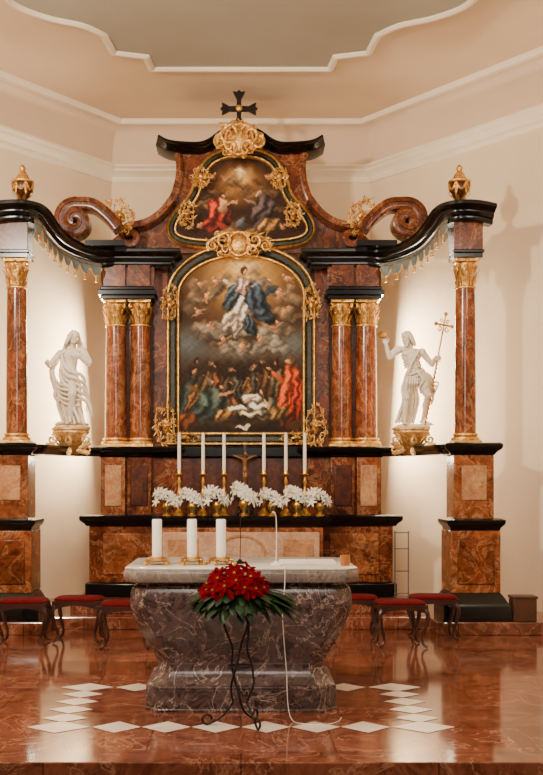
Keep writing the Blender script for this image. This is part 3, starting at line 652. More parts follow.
# ------------------------------------------------------------------ statues
def hand(mb, w, d, n, s, curl=.5, flip=1):
    w = Vector(w); d = Vector(d).normalized(); n = Vector(n); n = (n-d*n.dot(d)).normalized(); sd = d.cross(n)*flip
    for k in range(4): mb.cap(w+sd*(.12-.08*k)*s, w+d*s*.5+sd*(.2-.13*k)*s, .1*s, .09*s)
    for k, L in enumerate((.42,.5,.46,.36)):
        p = w+d*s*.5+sd*(.21-.14*k)*s; q = p+(d*math.cos(curl*.6)+n*math.sin(curl*.6))*L*s*.55; r = q+(d*math.cos(curl*1.8)+n*math.sin(curl*1.8))*L*s*.5
        mb.chain([p,q,r], [.07*s,.062*s,.05*s])
    p = w+d*s*.12+sd*.2*s; q = p+(d*.6+sd*.7+n*.3).normalized()*s*.3; mb.chain([p,q,q+(d*.9+n*.4).normalized()*s*.22], [.085*s,.07*s,.055*s])
def head(mb, c, yaw, tilt, beard=False, s=1, hair='long'):
    R = (Matrix.Rotation(tilt,3,'Y') @ Matrix.Rotation(yaw,3,'Z'))
    P = lambda x,y,z: Vector(c)+R @ V(x*s,y*s,z*s)
    E = lambda p,r: mb.ell(P(*p), (r[0]*s,r[1]*s,r[2]*s), R)
    E((0,.004,.018),(.045,.056,.052)); E((0,-.012,-.02),(.036,.042,.048)); E((0,-.03,-.05),(.019,.018,.016))
    mb.cap(P(0,-.056,.008), P(0,-.07,-.018), .006*s, .01*s); E((0,-.051,.022),(.034,.01,.006))
    for q in (-1,1):
        E((q*.018,-.048,.006),(.009,.007,.005)); E((q*.026,-.038,-.018),(.013,.013,.013)); E((q*.046,.0,-.005),(.007,.012,.018))
    E((0,-.054,-.034),(.014,.008,.004)); E((0,-.053,-.042),(.011,.008,.004))
    E((0,.014,.03),(.054,.058,.05))
    for k in range(11):
        a = PI*(-.05+1.1*k/10); x, y = .052*math.cos(a), .01+.052*math.sin(a)
        L = .1 if hair == 'long' else .03
        mb.chain([P(x*.8,y*.8,.06),P(x*1.08,y*1.05,.01),P(x*1.15+.006*math.sin(k*2),y*1.1,-.04),P(x*1.1,y*1.1+.01,-.04-L*.6)], [.011*s,.013*s,.012*s,.006*s])
    for k in range(5): E((-.03+.015*k,-.035+.006*abs(k-2),.058-.006*abs(k-2)),(.012,.012,.011))
    if beard:
        for k in range(6): mb.cap(P(-.03+.012*k,-.036,-.045), P(-.018+.007*k,-.05,-.085), .012*s, .006*s)
SZ = 2.15+.03; K = 1.05
def bend(mb, q, tw=0):
    for v in mb.v:
        a = tw*(v.z-.62)*2; c_, s_ = math.cos(a), math.sin(a); x, y = v.x, v.y
        v.x = x*c_-y*s_+q*math.exp(-((v.z-.5)/.2)**2); v.y = x*s_+y*c_
    return mb
def place(mb, x, y): return mb.xf(Matrix.Translation((x,y,SZ)) @ Matrix.Scale(K,4))
sx, sy = 1.885, 12.02
ST = thing('statue', 'white statue of a bare-chested man raising one hand and holding a gold staff', 'statue', (sx,sy,2.15), 'statues on the consoles')
mb = MB()
head(mb, (-.03,-.025,.925), -.75, -.28, True)
mb.cap((-.015,0,.875),(.0,.005,.80),.028,.036)
mb.ell((0,0,.735),(.104,.064,.085)); mb.ell((-.045,-.04,.76),(.045,.028,.032)); mb.ell((.045,-.04,.745),(.045,.028,.032))
mb.cap((-.11,0,.815),(.1,0,.775),.036,.036); mb.cap((0,0,.72),(.012,0,.56),.076,.064)
for q, z in ((-.02,.655),(.026,.655),(-.018,.612),(.03,.612),(-.012,.572),(.034,.572)): mb.ell((q,-.052,z),(.018,.022,.019))
for q in (-1,1):
    for k in range(3): mb.cap((q*.06,-.045,.69-.03*k),(q*.085,-.01,.67-.03*k),.012,.012)
mb.ell((.01,0,.53),(.084,.064,.06))
mb.chain([(-.05,0,.5),(-.065,-.02,.285),(-.055,.02,.05)],[.062,.04,.022]); mb.ell((-.064,.026,.21),(.031,.036,.07)); mb.ell((-.065,-.052,.29),(.024,.018,.026)); mb.ell((-.06,-.03,.4),(.05,.045,.09))
mb.chain([(.055,-.01,.5),(.15,-.10,.31),(.165,.0,.08)],[.062,.04,.022]); mb.ell((.163,-.025,.22),(.031,.036,.07)); mb.ell((.152,-.135,.315),(.024,.018,.026)); mb.ell((.1,-.07,.41),(.05,.045,.08))
for p, q in (((-.055,.03,.028),(-.115,-.085,.014)),((.165,.02,.045),(.215,-.075,.014))):
    mb.cap(p, q, .026, .017); d = (V(*q)-V(*p)).normalized(); sd = d.cross(V(0,0,1))
    for k in range(5): mb.cap(V(*q)+sd*(.018-.009*k), V(*q)+sd*(.024-.012*k)+d*.022, .0075, .0055)
mb.chain([(-.135,0,.805),(-.23,-.03,.725),(-.25,-.085,.85)],[.042,.032,.019]); mb.ell((-.18,-.015,.765),(.038,.036,.036)); mb.ell((-.135,-.005,.80),(.045,.045,.045))
hand(mb, (-.252,-.088,.86), (-.15,-.15,1), (.2,-1,0), .105, .7)
mb.chain([(.125,0,.77),(.21,.03,.655),(.25,-.07,.70)],[.042,.032,.02]); mb.ell((.125,0,.775),(.045,.045,.045))
hand(mb, (.245,-.075,.703), (.75,-.45,.15), (-.3,-1,.0), .1, 1.2)
for k in range(6):
    z = .555-.026*k
    pts = [(.012+(.092+.012*math.sin(k*1.7))*math.cos(t), (.072+.012*math.cos(k*1.3))*math.sin(t), z+.05*math.cos(t)+.014*math.sin(2*t+k)) for t in [2*PI*i/16 for i in range(17)]]
    mb.chain(pts, .012, 7)
for k in range(6): mb.cloth([(.03+.02*k,-.08+.012*k,.56),(.07+.022*k,-.115+.02*k,.47),(.04+.028*k,-.095+.02*k,.40-.01*k),(.07+.034*k,-.085+.02*k,.33-.012*k)],[.012,.014,.013,.006],7)
for k in range(5): mb.cloth([(-.085+.026*k,-.075,.50),(-.1+.028*k,-.095,.44),(-.085+.026*k,-.075,.375+.012*k)],[.011,.013,.006],7)
for k in range(6):
    mb.cloth([(.08,.03-.01*k,.575-.012*k),(.14+.006*k,.05,.565-.024*k),(.19+.004*k,.01,.52-.036*k),(.22+.01*k,.045,.47-.034*k),(.27-.004*k,.015,.46-.044*k),(.275-.01*k,.03,.38-.034*k)],[.012,.013,.013,.012,.01,.005],7)
for k in range(6):
    mb.cloth([(-.03+.02*k,.06,.6),(-.09+.03*k,.09,.42),(-.05+.034*k,.08,.26),(-.11+.042*k,.09,.04)],[.018,.02,.02,.018],7)
mb.cap((.03,.1,.3),(.03,.1,.02),.04,.05)
for k in range(3): mb.cloth([(.105-.012*k,-.02,.805),(.03-.012*k,-.088,.71-.01*k),(-.05-.006*k,-.078,.61-.018*k),(-.09,-.03,.55-.02*k)],[.009,.01,.01,.009],7)
bend(mb, .045, -.35)
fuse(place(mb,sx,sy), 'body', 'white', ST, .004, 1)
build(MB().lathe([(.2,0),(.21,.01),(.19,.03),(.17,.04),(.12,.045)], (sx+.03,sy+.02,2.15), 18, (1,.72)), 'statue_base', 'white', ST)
SF = thing('staff', 'thin gilded staff with a cross at its tip held by the bare-chested statue', 'staff', (X(427,11.92),11.92,2.17))
p0 = V(X(425,11.92),11.92,2.18); p1 = V(X(446,11.92),11.92,Z(314,11.92)); d = (p1-p0).normalized()
build(MB().tube([p0.lerp(p1,i/8) for i in range(9)], .009, 8), 'shaft', 'gold_dark', SF)
c = p0.lerp(p1,.9); e = V(d.z,0,-d.x)
mb = MB().tube([c-e*.09,c,c+e*.09],.011,8)
for q in (c-e*.09,c+e*.09,p1):
    mb.ell(q,(.022,.018,.022))
for s in (-1,1): mb.spiral(tuple(c+e*.045*s-d*.05),.03,1.2,PI/2,s,.008); mb.spiral(tuple(c+e*.04*s+d*.045),.025,1.2,-PI/2,-s,.007)
build(mb, 'crossbar', 'gold_dark', SF)
hx = []
for i in range(120):
    t = i/119; a = 2*PI*14*t; hx.append(p0.lerp(p1,.02+.57*t)+e*.011*math.cos(a)+V(0,-1,0)*.011*math.sin(a))
build(MB().tube(hx,.006,5), 'twist', 'gold_dark', SF)
hm = bend(MB().add([(-.28,-.135,.955)],[]), .045, -.35)
h0 = place(hm,sx,sy).v[0]
mb = MB().ell(h0,(.042,.018,.042))
for k in range(7): mb.leaf(h0+V(0,-.015,-.03),(math.sin(-1.2+.4*k),0,math.cos(-1.2+.4*k)),(0,-1,0),.075,.014,.2,0)
tag(build(mb, 'shell', 'gold_dark', at=tuple(h0)), 'small gilded shell in the raised hand of the bare-chested statue', 'shell')
# left: robed saint
sx = -1.885
ST = thing('statue', 'white statue of a fully robed saint with hand on chest, head tilted', 'statue', (sx,sy,2.15), 'statues on the consoles')
mb = MB()
head(mb, (.015,-.03,.93), .6, .34)
mb.cap((.005,0,.875),(.0,.0,.80),.026,.034)
mb.ell((0,0,.74),(.092,.066,.085)); mb.cap((-.085,0,.775),(.09,0,.805),.034,.034); mb.cap((0,0,.72),(0,0,.55),.074,.085)
mb.cap((0,0,.5),(.01,.01,.1),.088,.1)
for k in range(16):
    a = 2*PI*k/16; sw = .035*math.sin(a*3+.6); rr_ = 1.04 if k%2 else .8
    mb.cloth([(.065*math.cos(a),.05*math.sin(a),.62),(.02+.105*math.cos(a+.15),.085*math.sin(a)+sw*.5,.42),(-.03+.14*rr_*math.cos(a+.5),.115*rr_*math.sin(a)+sw,.22),(.02+.185*rr_*math.cos(a+.85),.135*rr_*math.sin(a+.3),.012+.02*(k%3)*.5)],[.012,.015,.018*rr_,.013],7)
mb.chain([(.05,-.05,.5),(.095,-.15,.32),(.06,-.1,.08)],[.056,.048,.032])
for k in range(5):
    q = .03*(k%2)
    mb.cloth([(-.11+.006*k,.0,.79-.036*k),(-.07+.004*k,-.09-q,.67-.046*k),(.03,-.12-.003*k-q,.57-.053*k),(.14,-.075-q,.54-.06*k),(.185+.004*k,.0,.47-.06*k),(.15+.018*k,.03,.36-.043*k),(.2+.012*k,-.01,.26-.024*k),(.16+.024*k,.03,.15-.014*k)],[.012,.016,.018,.019,.018,.015,.012,.006],7)
for k in range(5):
    mb.cloth([(-.14,-.02,.5-.036*k),(-.05,-.13-.02*(k%2),.43-.042*k),(.06,-.155-.028*(k%2),.41-.05*k),(.14,-.07,.44-.06*k)],[.012,.016,.016,.012],7)
for k in range(7):
    q = .02*(k%2)
    mb.cloth([(-.085-.004*k,.03-.004*k,.82-.014*k),(-.13-.008*k,.03-.01*k-q,.70),(-.16-.007*k,-.06+.02*k-q,.58),(-.11-.012*k,-.045+.019*k-q,.43-.016*k),(-.15-.009*k,-.06+.019*k-q,.31),(-.1-.014*k,-.02+.014*k,.18),(-.14-.008*k,-.01+.012*k,.07)],[.013,.019,.021,.021,.018,.015,.006],7)
for k in range(8):
    a = PI*k/7; mb.chain([(.015+.058*math.cos(a),.01+.055*math.sin(a),.955),(.02+.085*math.cos(a),.03+.055*math.sin(a),.87),(.115*math.cos(a),.04+.05*math.sin(a),.75)],[.013,.015,.013],8)
mb.chain([(.115,0,.795),(.2,-.04,.665),(.09,-.12,.73)],[.042,.04,.026]); hand(mb,(.075,-.125,.735),(-1,-.05,.3),(0,1,.1),.1,.25)
mb.chain([(-.115,0,.765),(-.185,-.04,.66),(-.19,-.14,.62)],[.042,.04,.024]); hand(mb,(-.19,-.15,.62),(-.3,-1,.3),(.1,-.1,1),.1,.6)
for q in (-.05,.06): mb.cap((q,-.12,.02),(q*1.3,-.17,.012),.022,.015)
bend(mb, -.045, .5)
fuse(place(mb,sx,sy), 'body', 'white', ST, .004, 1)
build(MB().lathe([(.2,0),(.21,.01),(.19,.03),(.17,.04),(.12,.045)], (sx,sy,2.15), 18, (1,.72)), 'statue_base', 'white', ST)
g = MB(); g.tube([V(sx+p[0]*K,sy+p[1]*K,SZ+p[2]*K) for p in [(.175*math.cos(t),.14*math.sin(t),.012) for t in [PI+PI*i/16 for i in range(17)]]],.009,6)
build(g, 'gilded_hem', 'gold', ST)

# ------------------------------------------------------------------ high altar
HA = thing('high_altar', 'low marble altar with black top standing against the altarpiece, behind the front altar table', 'altar', (0,11.95,.25))
build(MB().box(-.9,.9,11.78,12.1,.25,1.05).box(-.58,.58,12.08,12.41,.25,1.05), 'altar_body', 'ped', HA, bevel=.01)
t = MB().sweep([(-.92,12.1,1.05),(-.92,11.78,1.05),(.92,11.78,1.05),(.92,12.1,1.05)], [(-.2,0),(0,0),(.03,.03),(.06,.07),(.07,.08),(.07,.11),(.05,.125),(-.2,.125)])
t.box(-.9,.9,11.8,12.1,1.06,1.174).box(-.58,.58,12.05,12.41,1.06,1.174)
build(t, 'altar_top', 'black', HA)
pf = build(MB().box(-.86,.86,11.755,11.8,.45,1.0), 'front_panel', 'pink', HA, bevel=.012)
ring = [V(.26*math.cos(2*PI*i/40),11.752,.76+.2*math.sin(2*PI*i/40)) for i in range(40)]
build(MB().sweep(ring, [(-.012,-.01),(-.012,.012),(.012,.012),(.012,-.01)], ax, 1, True), 'oval_moulding', 'light', pf)
for q in (-1,1): build(MB().box(.46,.8,11.748,11.77,.52,.93).mir(q), 'inset_panel', 'light', pf, bevel=.01)
TOP2 = 1.175
order = ['first','second','third','fourth','fifth','sixth']
cs = None
for i, px in enumerate((179,203,224,264,286,305)):
    x = X(px,11.98); lab = 'tall brass candlestick, %s from the left on the altar behind the lilies' % order[i]
    if cs is None:
        cs = thing('candlestick', lab, 'candlestick', (0,0,0), 'tall candlesticks on the back altar')
        build(MB().lathe([(.07,0),(.07,.02),(.05,.04),(.03,.06),(.02,.08)], n=18), 'foot', 'brass', cs)
        build(MB().lathe([(.02,.075),(.028,.1),(.018,.13),(.03,.2),(.034,.23),(.02,.28),(.014,.34),(.024,.38),(.016,.41),(.018,.44)], n=18), 'stem', 'brass', cs)
        build(MB().lathe([(.018,.43),(.045,.45),(.048,.465),(.03,.465),(.024,.50),(.018,.5)], n=18), 'drip_pan', 'brass', cs)
        cs.location = (x,12.03,TOP2)
    else: dup(cs, (x,12.03,TOP2), .3*i, lab)
cd = None
for i, px in enumerate((179,203,224,264,286,305)):
    x = X(px,11.98); lab = 'tall thin white candle, %s from the left in the row above the lilies' % order[i]
    if cd is None:
        cd = thing('candle', lab, 'candle', (0,0,0), 'tall candles on the back altar')
        build(MB().lathe([(.020,0),(.0195,.2),(.018,.42),(.01,.43)], n=16), 'wax', 'wax', cd)
        build(MB().tube([(0,0,.42),(.002,0,.455)],.003,6), 'wick', 'wick', cd)
        cd.location = (x,12.03,TOP2+.495)
    else: dup(cd, (x,12.03,TOP2+.495), 0, lab)
# crucifix
x0, y0_, z0 = X(245,12.2), 12.22, TOP2
CF = thing('crucifix', 'small dark wooden crucifix between the tall candles under the painting', 'crucifix', (x0,y0_,TOP2))
build(MB().box(x0-.018,x0+.018,y0_-.012,y0_+.012,z0+.1,z0+.80).box(x0-.14,x0+.14,y0_-.012,y0_+.012,z0+.65,z0+.685), 'cross_body', 'wood', CF, bevel=.004)
build(MB().lathe([(.09,0),(.09,.03),(.05,.06),(.03,.11)], (x0,y0_,z0), 16), 'foot', 'wood', CF)
mb = MB(); q = lambda x,y,z: (x0+x,y0_-.03+y,z0+.35+z)
mb.ell(q(.006,-.01,.335),(.022,.024,.028)); mb.cap(q(0,0,.31),q(0,0,.29),.012); mb.cap(q(0,0,.27),q(0,0,.19),.034,.027); mb.cap(q(0,0,.18),q(0,-.002,.15),.03,.03)
for s in (-1,1):
    mb.chain([q(s*.03,0,.285),q(s*.08,0,.306),q(s*.13,.008,.325)],[.014,.012,.009]); mb.chain([q(s*.014,0,.15),q(s*.012,-.02,.08),q(s*.006,.0,.0)],[.02,.015,.01])
    mb.cap(q(s*.005,0,0),q(s*.006,-.015,-.025),.01,.007)
fuse(mb, 'corpus', 'ivory', CF, .005, 2)
# lilies
def lily(mb, c, d, L):
    d = Vector(d).normalized(); u = d.cross(V(.3,.2,1)).normalized(); w = d.cross(u)
    for k in range(6):
        a = 2*PI*k/6; o_ = u*math.cos(a)+w*math.sin(a)
        mb.leaf(Vector(c), d*.75+o_*.8, d-o_*.3, L, L*.22, -.45, 0, 6)
labs = ['bouquet of white lilies at the left end of the back altar','bouquet of white lilies, second from the left on the back altar','bouquet of white lilies, third from the left on the back altar','tallest bouquet of white lilies, below the crucifix','bouquet of white lilies, third from the right on the back altar','bouquet of white lilies, second from the right on the back altar','bouquet of white lilies at the right end of the back altar']
def bouquet(label, seed):
    lb = thing('lily_bouquet', label, 'flowers', (0,0,0), 'lily bouquets on the back altar')
    build(MB().lathe([(.05,0),(.05,.015),(.02,.03),(.022,.05),(.05,.08),(.055,.12),(.045,.14),(.052,.15)], n=18), 'vase', 'brass', lb)
    fo = MB(); Rn = random.Random(seed)
    for k in range(50):
        a = Rn.uniform(0,2*PI); fo.leaf((Rn.uniform(-.04,.04),0,.13),(math.cos(a),math.sin(a)*.5,Rn.uniform(-.6,1.6)),(0,0,1),Rn.uniform(.1,.16),.013,-.2,0)
    build(fo, 'foliage', 'leafg', lb)
    for k in range(20):
        x = -.11+.22*((k*.618)%1); z = .15+((k*.377)%1)*.16*(1-abs(x)*3.4); d = V(x*9+Rn.uniform(-.5,.5),-1+Rn.uniform(-.3,.7),Rn.uniform(-.2,.9))
        m1 = MB(); lily(m1, V(x,-.03*Rn.random(),z), d, Rn.uniform(.068,.09))
        build(m1, 'bloom', 'lily', lb)
    return lb
lbs = [bouquet(labs[0], 11), bouquet(labs[1], 5)]
for i, px in enumerate((167,192,217,244,272,297,320)):
    loc = (X(px,11.8), 11.83, TOP2)
    if i < 2: lbs[i].location = loc
    else:
        o = dup(lbs[i%2], loc, (0,0,.3,-.25,-.3,.2,.4)[i], labs[i])
        if i == 3: o.scale = (1.05,1.0,1.22)
        if i in (2,5): o.scale = (.98,1,1.08)

# ------------------------------------------------------------------ front altar table
AT = thing('altar_table', 'heavy mottled dark marble altar table with bulging body in the middle of the floor', 'altar', (0,7.75,0))
def rr(hw, hd, z, ch=.1, yc=7.72):
    c = ch; return [(-hw+c,yc-hd,z),(hw-c,yc-hd,z),(hw,yc-hd+c,z),(hw,yc+hd-c,z),(hw-c,yc+hd,z),(-hw+c,yc+hd,z),(-hw,yc+hd-c,z),(-hw,yc-hd+c,z)]
prof = [V(.715,.45,.875),V(.715,.45,.855),V(.742,.48,.838)]+smooth([(.750,.49,.81),(.755,.495,.72),(.735,.478,.65)],3)+smooth([(.732,.476,.64),(.69,.44,.53),(.63,.395,.42),(.585,.36,.335),(.575,.352,.285),(.59,.37,.23),(.625,.412,.18)],4)+[V(.65,.443,.168),V(.652,.445,.15)]
build(MB().loft([rr(p.x,p.y,p.z) for p in prof]), 'body', 'altar', AT, ang=16, bevel=.004)
pr = [(.652,.445,.15),(.652,.445,.02),(.658,.452,.015),(.658,.452,0)]
build(MB().loft([rr(a,b_,z) for a,b_,z in pr]), 'base', 'altar', AT, bevel=.003, ang=16)
tp_ = [(.75,.5,.875),(.78,.525,.885),(.795,.535,.91),(.795,.535,.945),(.785,.525,.965),(.775,.515,.973)]
build(MB().loft([rr(a,b_,z,.09) for a,b_,z in tp_]), 'top', 'altar_top', AT)
build(MB().loft([rr(a,b_,z,.09) for a,b_,z in [(.785,.525,.968),(.787,.527,.976),(.78,.52,.98)]]), 'top_sheen', 'altar_sheen', AT)  # added thin layer carrying the painted reflection of the slab's upper face
TT = .98
hd_ = None
for i, px in enumerate((157,192,221)):
    y = 7.5; x = X(px,y)
    w = ['left','middle','right'][i]
    lab = 'low brass candle holder on little feet under the %s thick candle' % w
    if hd_ is None:
        hd_ = thing('candle_holder', lab, 'candle holder', (0,0,0), 'low candle holders on the altar table')
        build(MB().lathe([(.05,.022),(.072,.03),(.076,.045),(.06,.05),(.045,.055)], n=22), 'dish', 'brass', hd_)
        for k in range(4):
            a = PI/4+k*PI/2; ca, sa = math.cos(a), math.sin(a)
            m1 = MB().tube(smooth([(.055*ca,.055*sa,.035),(.085*ca,.085*sa,.036),(.085*ca,.085*sa,.010),(.105*ca,.105*sa,.011)],3),.009,7).ell((.105*ca,.105*sa,.014),(.013,.013,.012))
            build(m1, 'foot', 'brass', hd_)
        hd_.location = (x,y,TT)
    else: dup(hd_, (x,y,TT), .2*i, lab)
    lab = 'thick white pillar candle, %s of the three on the altar table' % w
    if i == 0:
        tk = thing('pillar_candle', lab, 'candle', (0,0,0), 'thick candles on the altar table')
        build(MB().lathe([(.033,0),(.034,.005),(.034,.255),(.03,.262),(.012,.258)], n=24), 'wax', 'wax', tk); build(MB().tube([(0,0,.255),(.003,0,.278)],.003,6), 'wick', 'wick', tk)
        tk.location = (x,y,TT+.055)
    else: dup(tk, (x,y,TT+.055), 0, lab)
tag(build(MB().box(-.2,.0,-.1,.1,0,.012).box(.0,.2,-.1,.1,0,.012).box(-.195,-.003,-.095,.095,.012,.02).box(.003,.195,-.095,.095,.012,.02).xf(Matrix.Translation((.47,7.66,TT))), 'book', 'paper', at=(.47,7.66,TT), bevel=.003), 'white open book lying flat on the right half of the altar table', 'book')
gx = X(345,7.4)
GL = thing('tealight_glass', 'small amber glass with tealight at the right end of the altar table', 'candle glass', (gx,7.4,TT))
build(MB().lathe([(.03,0),(.034,.01),(.036,.075),(.033,.075),(.031,.012),(.01,.01)], (gx,7.4,TT), 20), 'glass', 'amber', GL)
build(MB().lathe([(.024,.013),(.024,.03),(.01,.032)], (gx,7.4,TT), 16), 'tealight', 'wax', GL)
for px, top, lab, mt in ((240,505,'thin black gooseneck microphone at the middle of the altar table','darkm'),(276,513,'thin pale gooseneck microphone on the altar table beside the book','cable')):
    x = X(px,7.6) if px < 250 else X(px,7.45); yy = 7.6 if px < 250 else 7.45
    mc = thing('microphone', lab, 'microphone', (x,yy,TT)); zt = Z(top,yy)
    build(MB().lathe([(.04,0),(.04,.01),(.015,.02),(.01,.03)], (x,yy,TT), 16), 'foot', mt, mc)
    build(MB().tube(smooth([(x,yy,TT+.02),(x+.004,yy,TT+.2),(x,yy-.01,zt-.03),(x-.01,yy-.04,zt)],4), .003, 7), 'gooseneck', mt, mc)
    build(MB().cap((x-.01,yy-.04,zt),(x-.02,yy-.07,zt+.008),.007), 'capsule', mt, mc)
cb = smooth([(.30,7.35,TT+.006),(.295,7.2,TT+.007),(.293,7.165,TT-.01),(.29,7.16,.85),(.275,7.14,.7),(.285,7.12,.5),(.30,7.08,.3),(.305,7.04,.12),(.33,7.0,.012),(.40,6.9,.007),(.52,6.87,.007),(.62,6.95,.007),(.66,7.08,.007)],6)
tag(build(MB().tube(cb,.003,7), 'cable', 'cable', at=(.335,7.1,.0)), 'white cable hanging down the front of the altar table to the floor', 'cable')

# ------------------------------------------------------------------ poinsettias on iron stand
PX, PY = X(240,6.88), 6.88
IS = thing('plant_stand', 'black wrought iron stand with curled legs in front of the altar table', 'stand', (PX,PY,0))
zt = .75
build(MB().tube([(PX+.1*math.cos(2*PI*i/28),PY+.1*math.sin(2*PI*i/28),zt) for i in range(29)],.007,8), 'ring', 'iron', IS)
build(MB().tube([(PX+.07*math.cos(2*PI*i/28),PY+.07*math.sin(2*PI*i/28),.38) for i in range(29)],.006,8), 'ring', 'iron', IS)
for k in range(3):
    a0 = -PI/2+.55+2*PI*k/3; pts = []
    for i in range(25):
        t = i/24; z = zt*(1-t); a = a0+2.4*(1-t)
        r = float(np.interp(t, [0,.15,.35,.5,.65,.8,.92,1], [.1,.1,.05,.08,.09,.05,.12,.21]))
        pts.append((PX+r*math.cos(a),PY+r*math.sin(a)*.8,max(z,.01)))
    e = V(*pts[-1]); o_ = V(math.cos(a0),math.sin(a0)*.8,0)
    for i in range(1,9):
        q = i/8*1.5*PI; pts.append(tuple(e+o_*(.03*math.sin(q))+V(0,0,.03*(1-math.cos(q)))))
    build(MB().tube(smooth(pts,2),.0072,8), 'leg', 'iron', IS)
FA = thing('poinsettia', 'red poinsettia arrangement with green leaves on the iron stand', 'flowers', (PX,PY,zt))
build(MB().lathe([(.05,-.02),(.085,.0),(.12,.05),(.125,.08),(.115,.08),(.09,.05)], (PX,PY,zt+.03), 22), 'bowl', 'darkm', FA)
fo = MB(); Rn = random.Random(2)
for k in range(130):
    a = Rn.uniform(0,2*PI); el = Rn.uniform(-.9,.1); d = V(math.cos(a),math.sin(a),math.sin(el))
    fo.leaf((PX-.02+.14*math.cos(a),PY+.1*math.sin(a),zt+Rn.uniform(.03,.12)), d, (0,0,1), Rn.uniform(.1,.19), Rn.uniform(.026,.04), -.3, 2)
for k in range(80):
    s = 1 if k % 5 > 1 else -1; a = Rn.uniform(-.6,.15); d = V(s*math.cos(a),-abs(math.sin(a))-.05,Rn.uniform(-.55,.05)); L = Rn.uniform(.14,.28 if s > 0 else .22)
    fo.leaf((PX+.17*d.x,PY+.1*d.y,zt+.06+.06*Rn.random()),d,(0,0,1),L,.02,-.25,2)
build(fo, 'foliage', 'leafg', FA)
spots = [(-.04,-.08,.24),(-.14,-.08,.21),(.07,-.09,.22),(-.09,-.17,.17),(.03,-.18,.16),(-.20,-.02,.17),(.11,.0,.19),(-.04,.06,.27),(-.13,.03,.25),(.05,.03,.26),(-.17,-.13,.14),(-.02,-.13,.20),(.09,-.14,.15),(.14,-.06,.15),(-.21,-.08,.13)]
for x, y, z in spots:
    c = V(PX+x,PY+y,zt+z-.02); d = V(x*1.6+Rn.uniform(-.3,.3),y*2-.25,.5+Rn.uniform(-.2,.2)).normalized(); u = d.cross(V(.2,.9,.1)).normalized(); w = d.cross(u); m1 = MB()
    for ring_, (n, L, el) in enumerate(((6,.088,.1),(5,.062,.5))):
        for k in range(n):
            a = 2*PI*k/n+ring_*.5+Rn.uniform(-.25,.25); o_ = u*math.cos(a)+w*math.sin(a)
            m1.leaf(c+d*.006*ring_, o_+d*(el+Rn.uniform(-.2,.2)), d, L*Rn.uniform(.75,1.2), L*.26, -.2, 2, 6)
    bl = build(m1, 'bloom', 'red', FA)
    m2 = MB()
    for k in range(4): m2.ell(c+d*.02+u*.006*math.cos(k*1.57)+w*.006*math.sin(k*1.57),(.004,.004,.004),None,8,5)
    build(m2, 'flower_centre', 'yellow', bl)

# ------------------------------------------------------------------ stools
def make_stool():
    t = thing('stool', 'x', 'stool', (0,0,0), 'red upholstered stools')
    def sq(hx, hy, z, n=28):
        l = []
        for i in range(n):
            a = 2*PI*i/n; c_, s_ = math.cos(a), math.sin(a); l.append((hx*math.copysign(abs(c_)**.4,c_),hy*math.copysign(abs(s_)**.4,s_),z))
        return l
    build(MB().loft([sq(.212,.17,.398),sq(.226,.185,.404),sq(.23,.19,.415),sq(.22,.18,.427),sq(.18,.145,.435),sq(.09,.07,.438)]), 'seat', 'velvet', t)
    ap_ = MB(); n = 14
    for (ax_, ay, bx, by) in ((-.217,-.175,.217,-.175),(-.217,.175,.217,.175),(-.217,-.175,-.217,.175),(.217,-.175,.217,.175)):
        lo = []
        for i in range(n+1):
            q = i/n; x = ax_+(bx-ax_)*q; y = ay+(by-ay)*q; dz = .075-.04*math.sin(PI*q)
            nx, ny = (0,.012) if ay == by else (.012,0)
            lo.append([(x-nx,y-ny,.398-dz),(x+nx,y+ny,.398-dz),(x+nx,y+ny,.405),(x-nx,y-ny,.405)])
        ap_.loft(lo)
    build(ap_, 'apron', 'wood', t)
    for sx_ in (-1,1):
        for sy_ in (-1,1):
            build(MB().tube(smooth([(sx_*.19,sy_*.155,.39),(sx_*.224,sy_*.182,.31),(sx_*.21,sy_*.17,.2),(sx_*.18,sy_*.145,.1),(sx_*.19,sy_*.155,.035),(sx_*.222,sy_*.175,.014)],4), [.023]*4+[.021]*4+[.016]*4+[.012]*4+[.012]*4+[.014], 8), 'leg', 'wood', t)
    return t
so = make_stool()
sl = [(24,10.3,.05,'red velvet stool with dark curved legs at the left edge of the picture'),(79,10.5,-.03,'red velvet stool with dark curved legs, middle one of the left three'),(126,10.1,.03,'red velvet stool close to the left side of the altar table'),
      (354,10.62,-.03,'red velvet stool close to the right side of the altar table'),(400,10.18,.06,'red velvet stool with dark curved legs, middle one of the right three'),(433,10.66,-.05,'red velvet stool farthest right, near the right pedestal')]
for i, (px, y, rz, lab) in enumerate(sl):
    if i == 0: so.location = (X(px,y),y,0); so.rotation_euler = (0,0,rz); so['label'] = lab
    else: dup(so, (X(px,y),y,0), rz, lab)
x0 = X(524,11.0)
BX = thing('wooden_box', 'small dark brown wooden box on the step by the right wall', 'box', (x0,11.05,.13))
build(MB().box(x0-.12,x0+.12,10.95,11.15,.13,.36), 'box_body', 'walnut', BX, bevel=.008)
build(MB().box(x0-.13,x0+.13,10.94,11.16,.36,.385), 'lid', 'walnut', BX, bevel=.006)
x0 = X(401,12.1); RK = thing('wire_rack', 'thin grey metal rack standing between the right pedestals', 'rack', (x0,12.1,.13))
for q in (-.075,.075): build(MB().tube([(x0+q,12.05,.13),(x0+q,12.05,1.0)],.007,6), 'post', 'grey', RK)
for z in (.3,.55,.8,.98): build(MB().tube([(x0-.085,12.05,z),(x0+.085,12.05,z)],.006,6), 'crossbar', 'grey', RK)

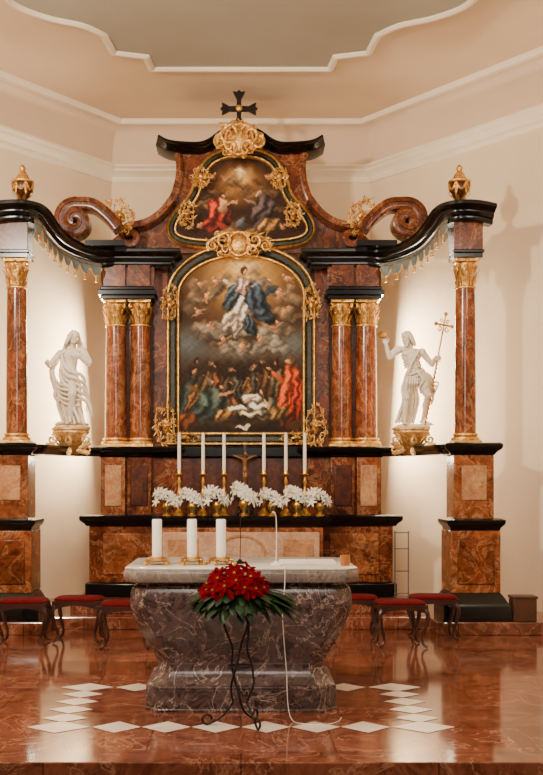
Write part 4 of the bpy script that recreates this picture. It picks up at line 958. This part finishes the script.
# ------------------------------------------------------------------ light
def area(loc, tgt, e, size, col, sy=None):
    l = bpy.data.lights.new('area_light','AREA'); l.energy = e; l.size = size; l.color = col
    if sy: l.shape = 'RECTANGLE'; l.size_y = sy
    o = bpy.data.objects.new('area_light', l); C.objects.link(o); o.location = loc; o.rotation_euler = (Vector(tgt)-Vector(loc)).to_track_quat('-Z','Y').to_euler()
def spot(loc, tgt, e, ang, col, r=.12, bl=.8):
    l = bpy.data.lights.new('spot_light','SPOT'); l.energy = e; l.spot_size = math.radians(ang); l.spot_blend = bl; l.color = col; l.shadow_soft_size = r
    o = bpy.data.objects.new('spot_light', l); C.objects.link(o); o.location = loc; o.rotation_euler = (Vector(tgt)-Vector(loc)).to_track_quat('-Z','Y').to_euler()
warm = (1,.85,.64)
area((-3.3,5.2,4.8), (.6,12.4,2.6), 370, .4, (1,.89,.74))
area((3.3,4.6,4.8), (-.4,12.4,2.4), 60, .6, (1,.89,.74))
area((0,3.0,5.7), (0,9,.5), 60, 1.4, (1,.9,.78))
area((0,1.8,3.8), (0,10,6.4), 170, 2.0, (1,.89,.75))
spot((-2.9,7.6,2.6), (1.2,13.0,5.3), 260, 38, (1,.87,.68), .05)
spot((-.9,9.6,5.4), (-2.0,12.4,2.6), 320, 34, warm)
spot((.9,9.6,5.4), (2.0,12.4,2.6), 320, 34, warm)
for s in (-1,1): area((s*1.66,13.3,2.7), (s*2.7,12.5,2.6), 125, .15, warm, 1.8)
w = bpy.data.worlds.new('World'); S_.world = w; w.use_nodes = True
w.node_tree.nodes['Background'].inputs[0].default_value = (1,.91,.8,1); w.node_tree.nodes['Background'].inputs[1].default_value = .1
# ------------------------------------------------------------------ camera
cam = bpy.data.cameras.new('camera'); co = bpy.data.objects.new('camera', cam); C.objects.link(co)
co.location = (0,0,EYE); co.rotation_euler = (PI/2,0,0)
cam.sensor_width = 36; cam.sensor_fit = 'AUTO'; cam.lens = F*36/775
cam.shift_x = (271.5-AX)/775; cam.shift_y = (HZ-387.5)/775
cam.clip_end = 100
S_.camera = co
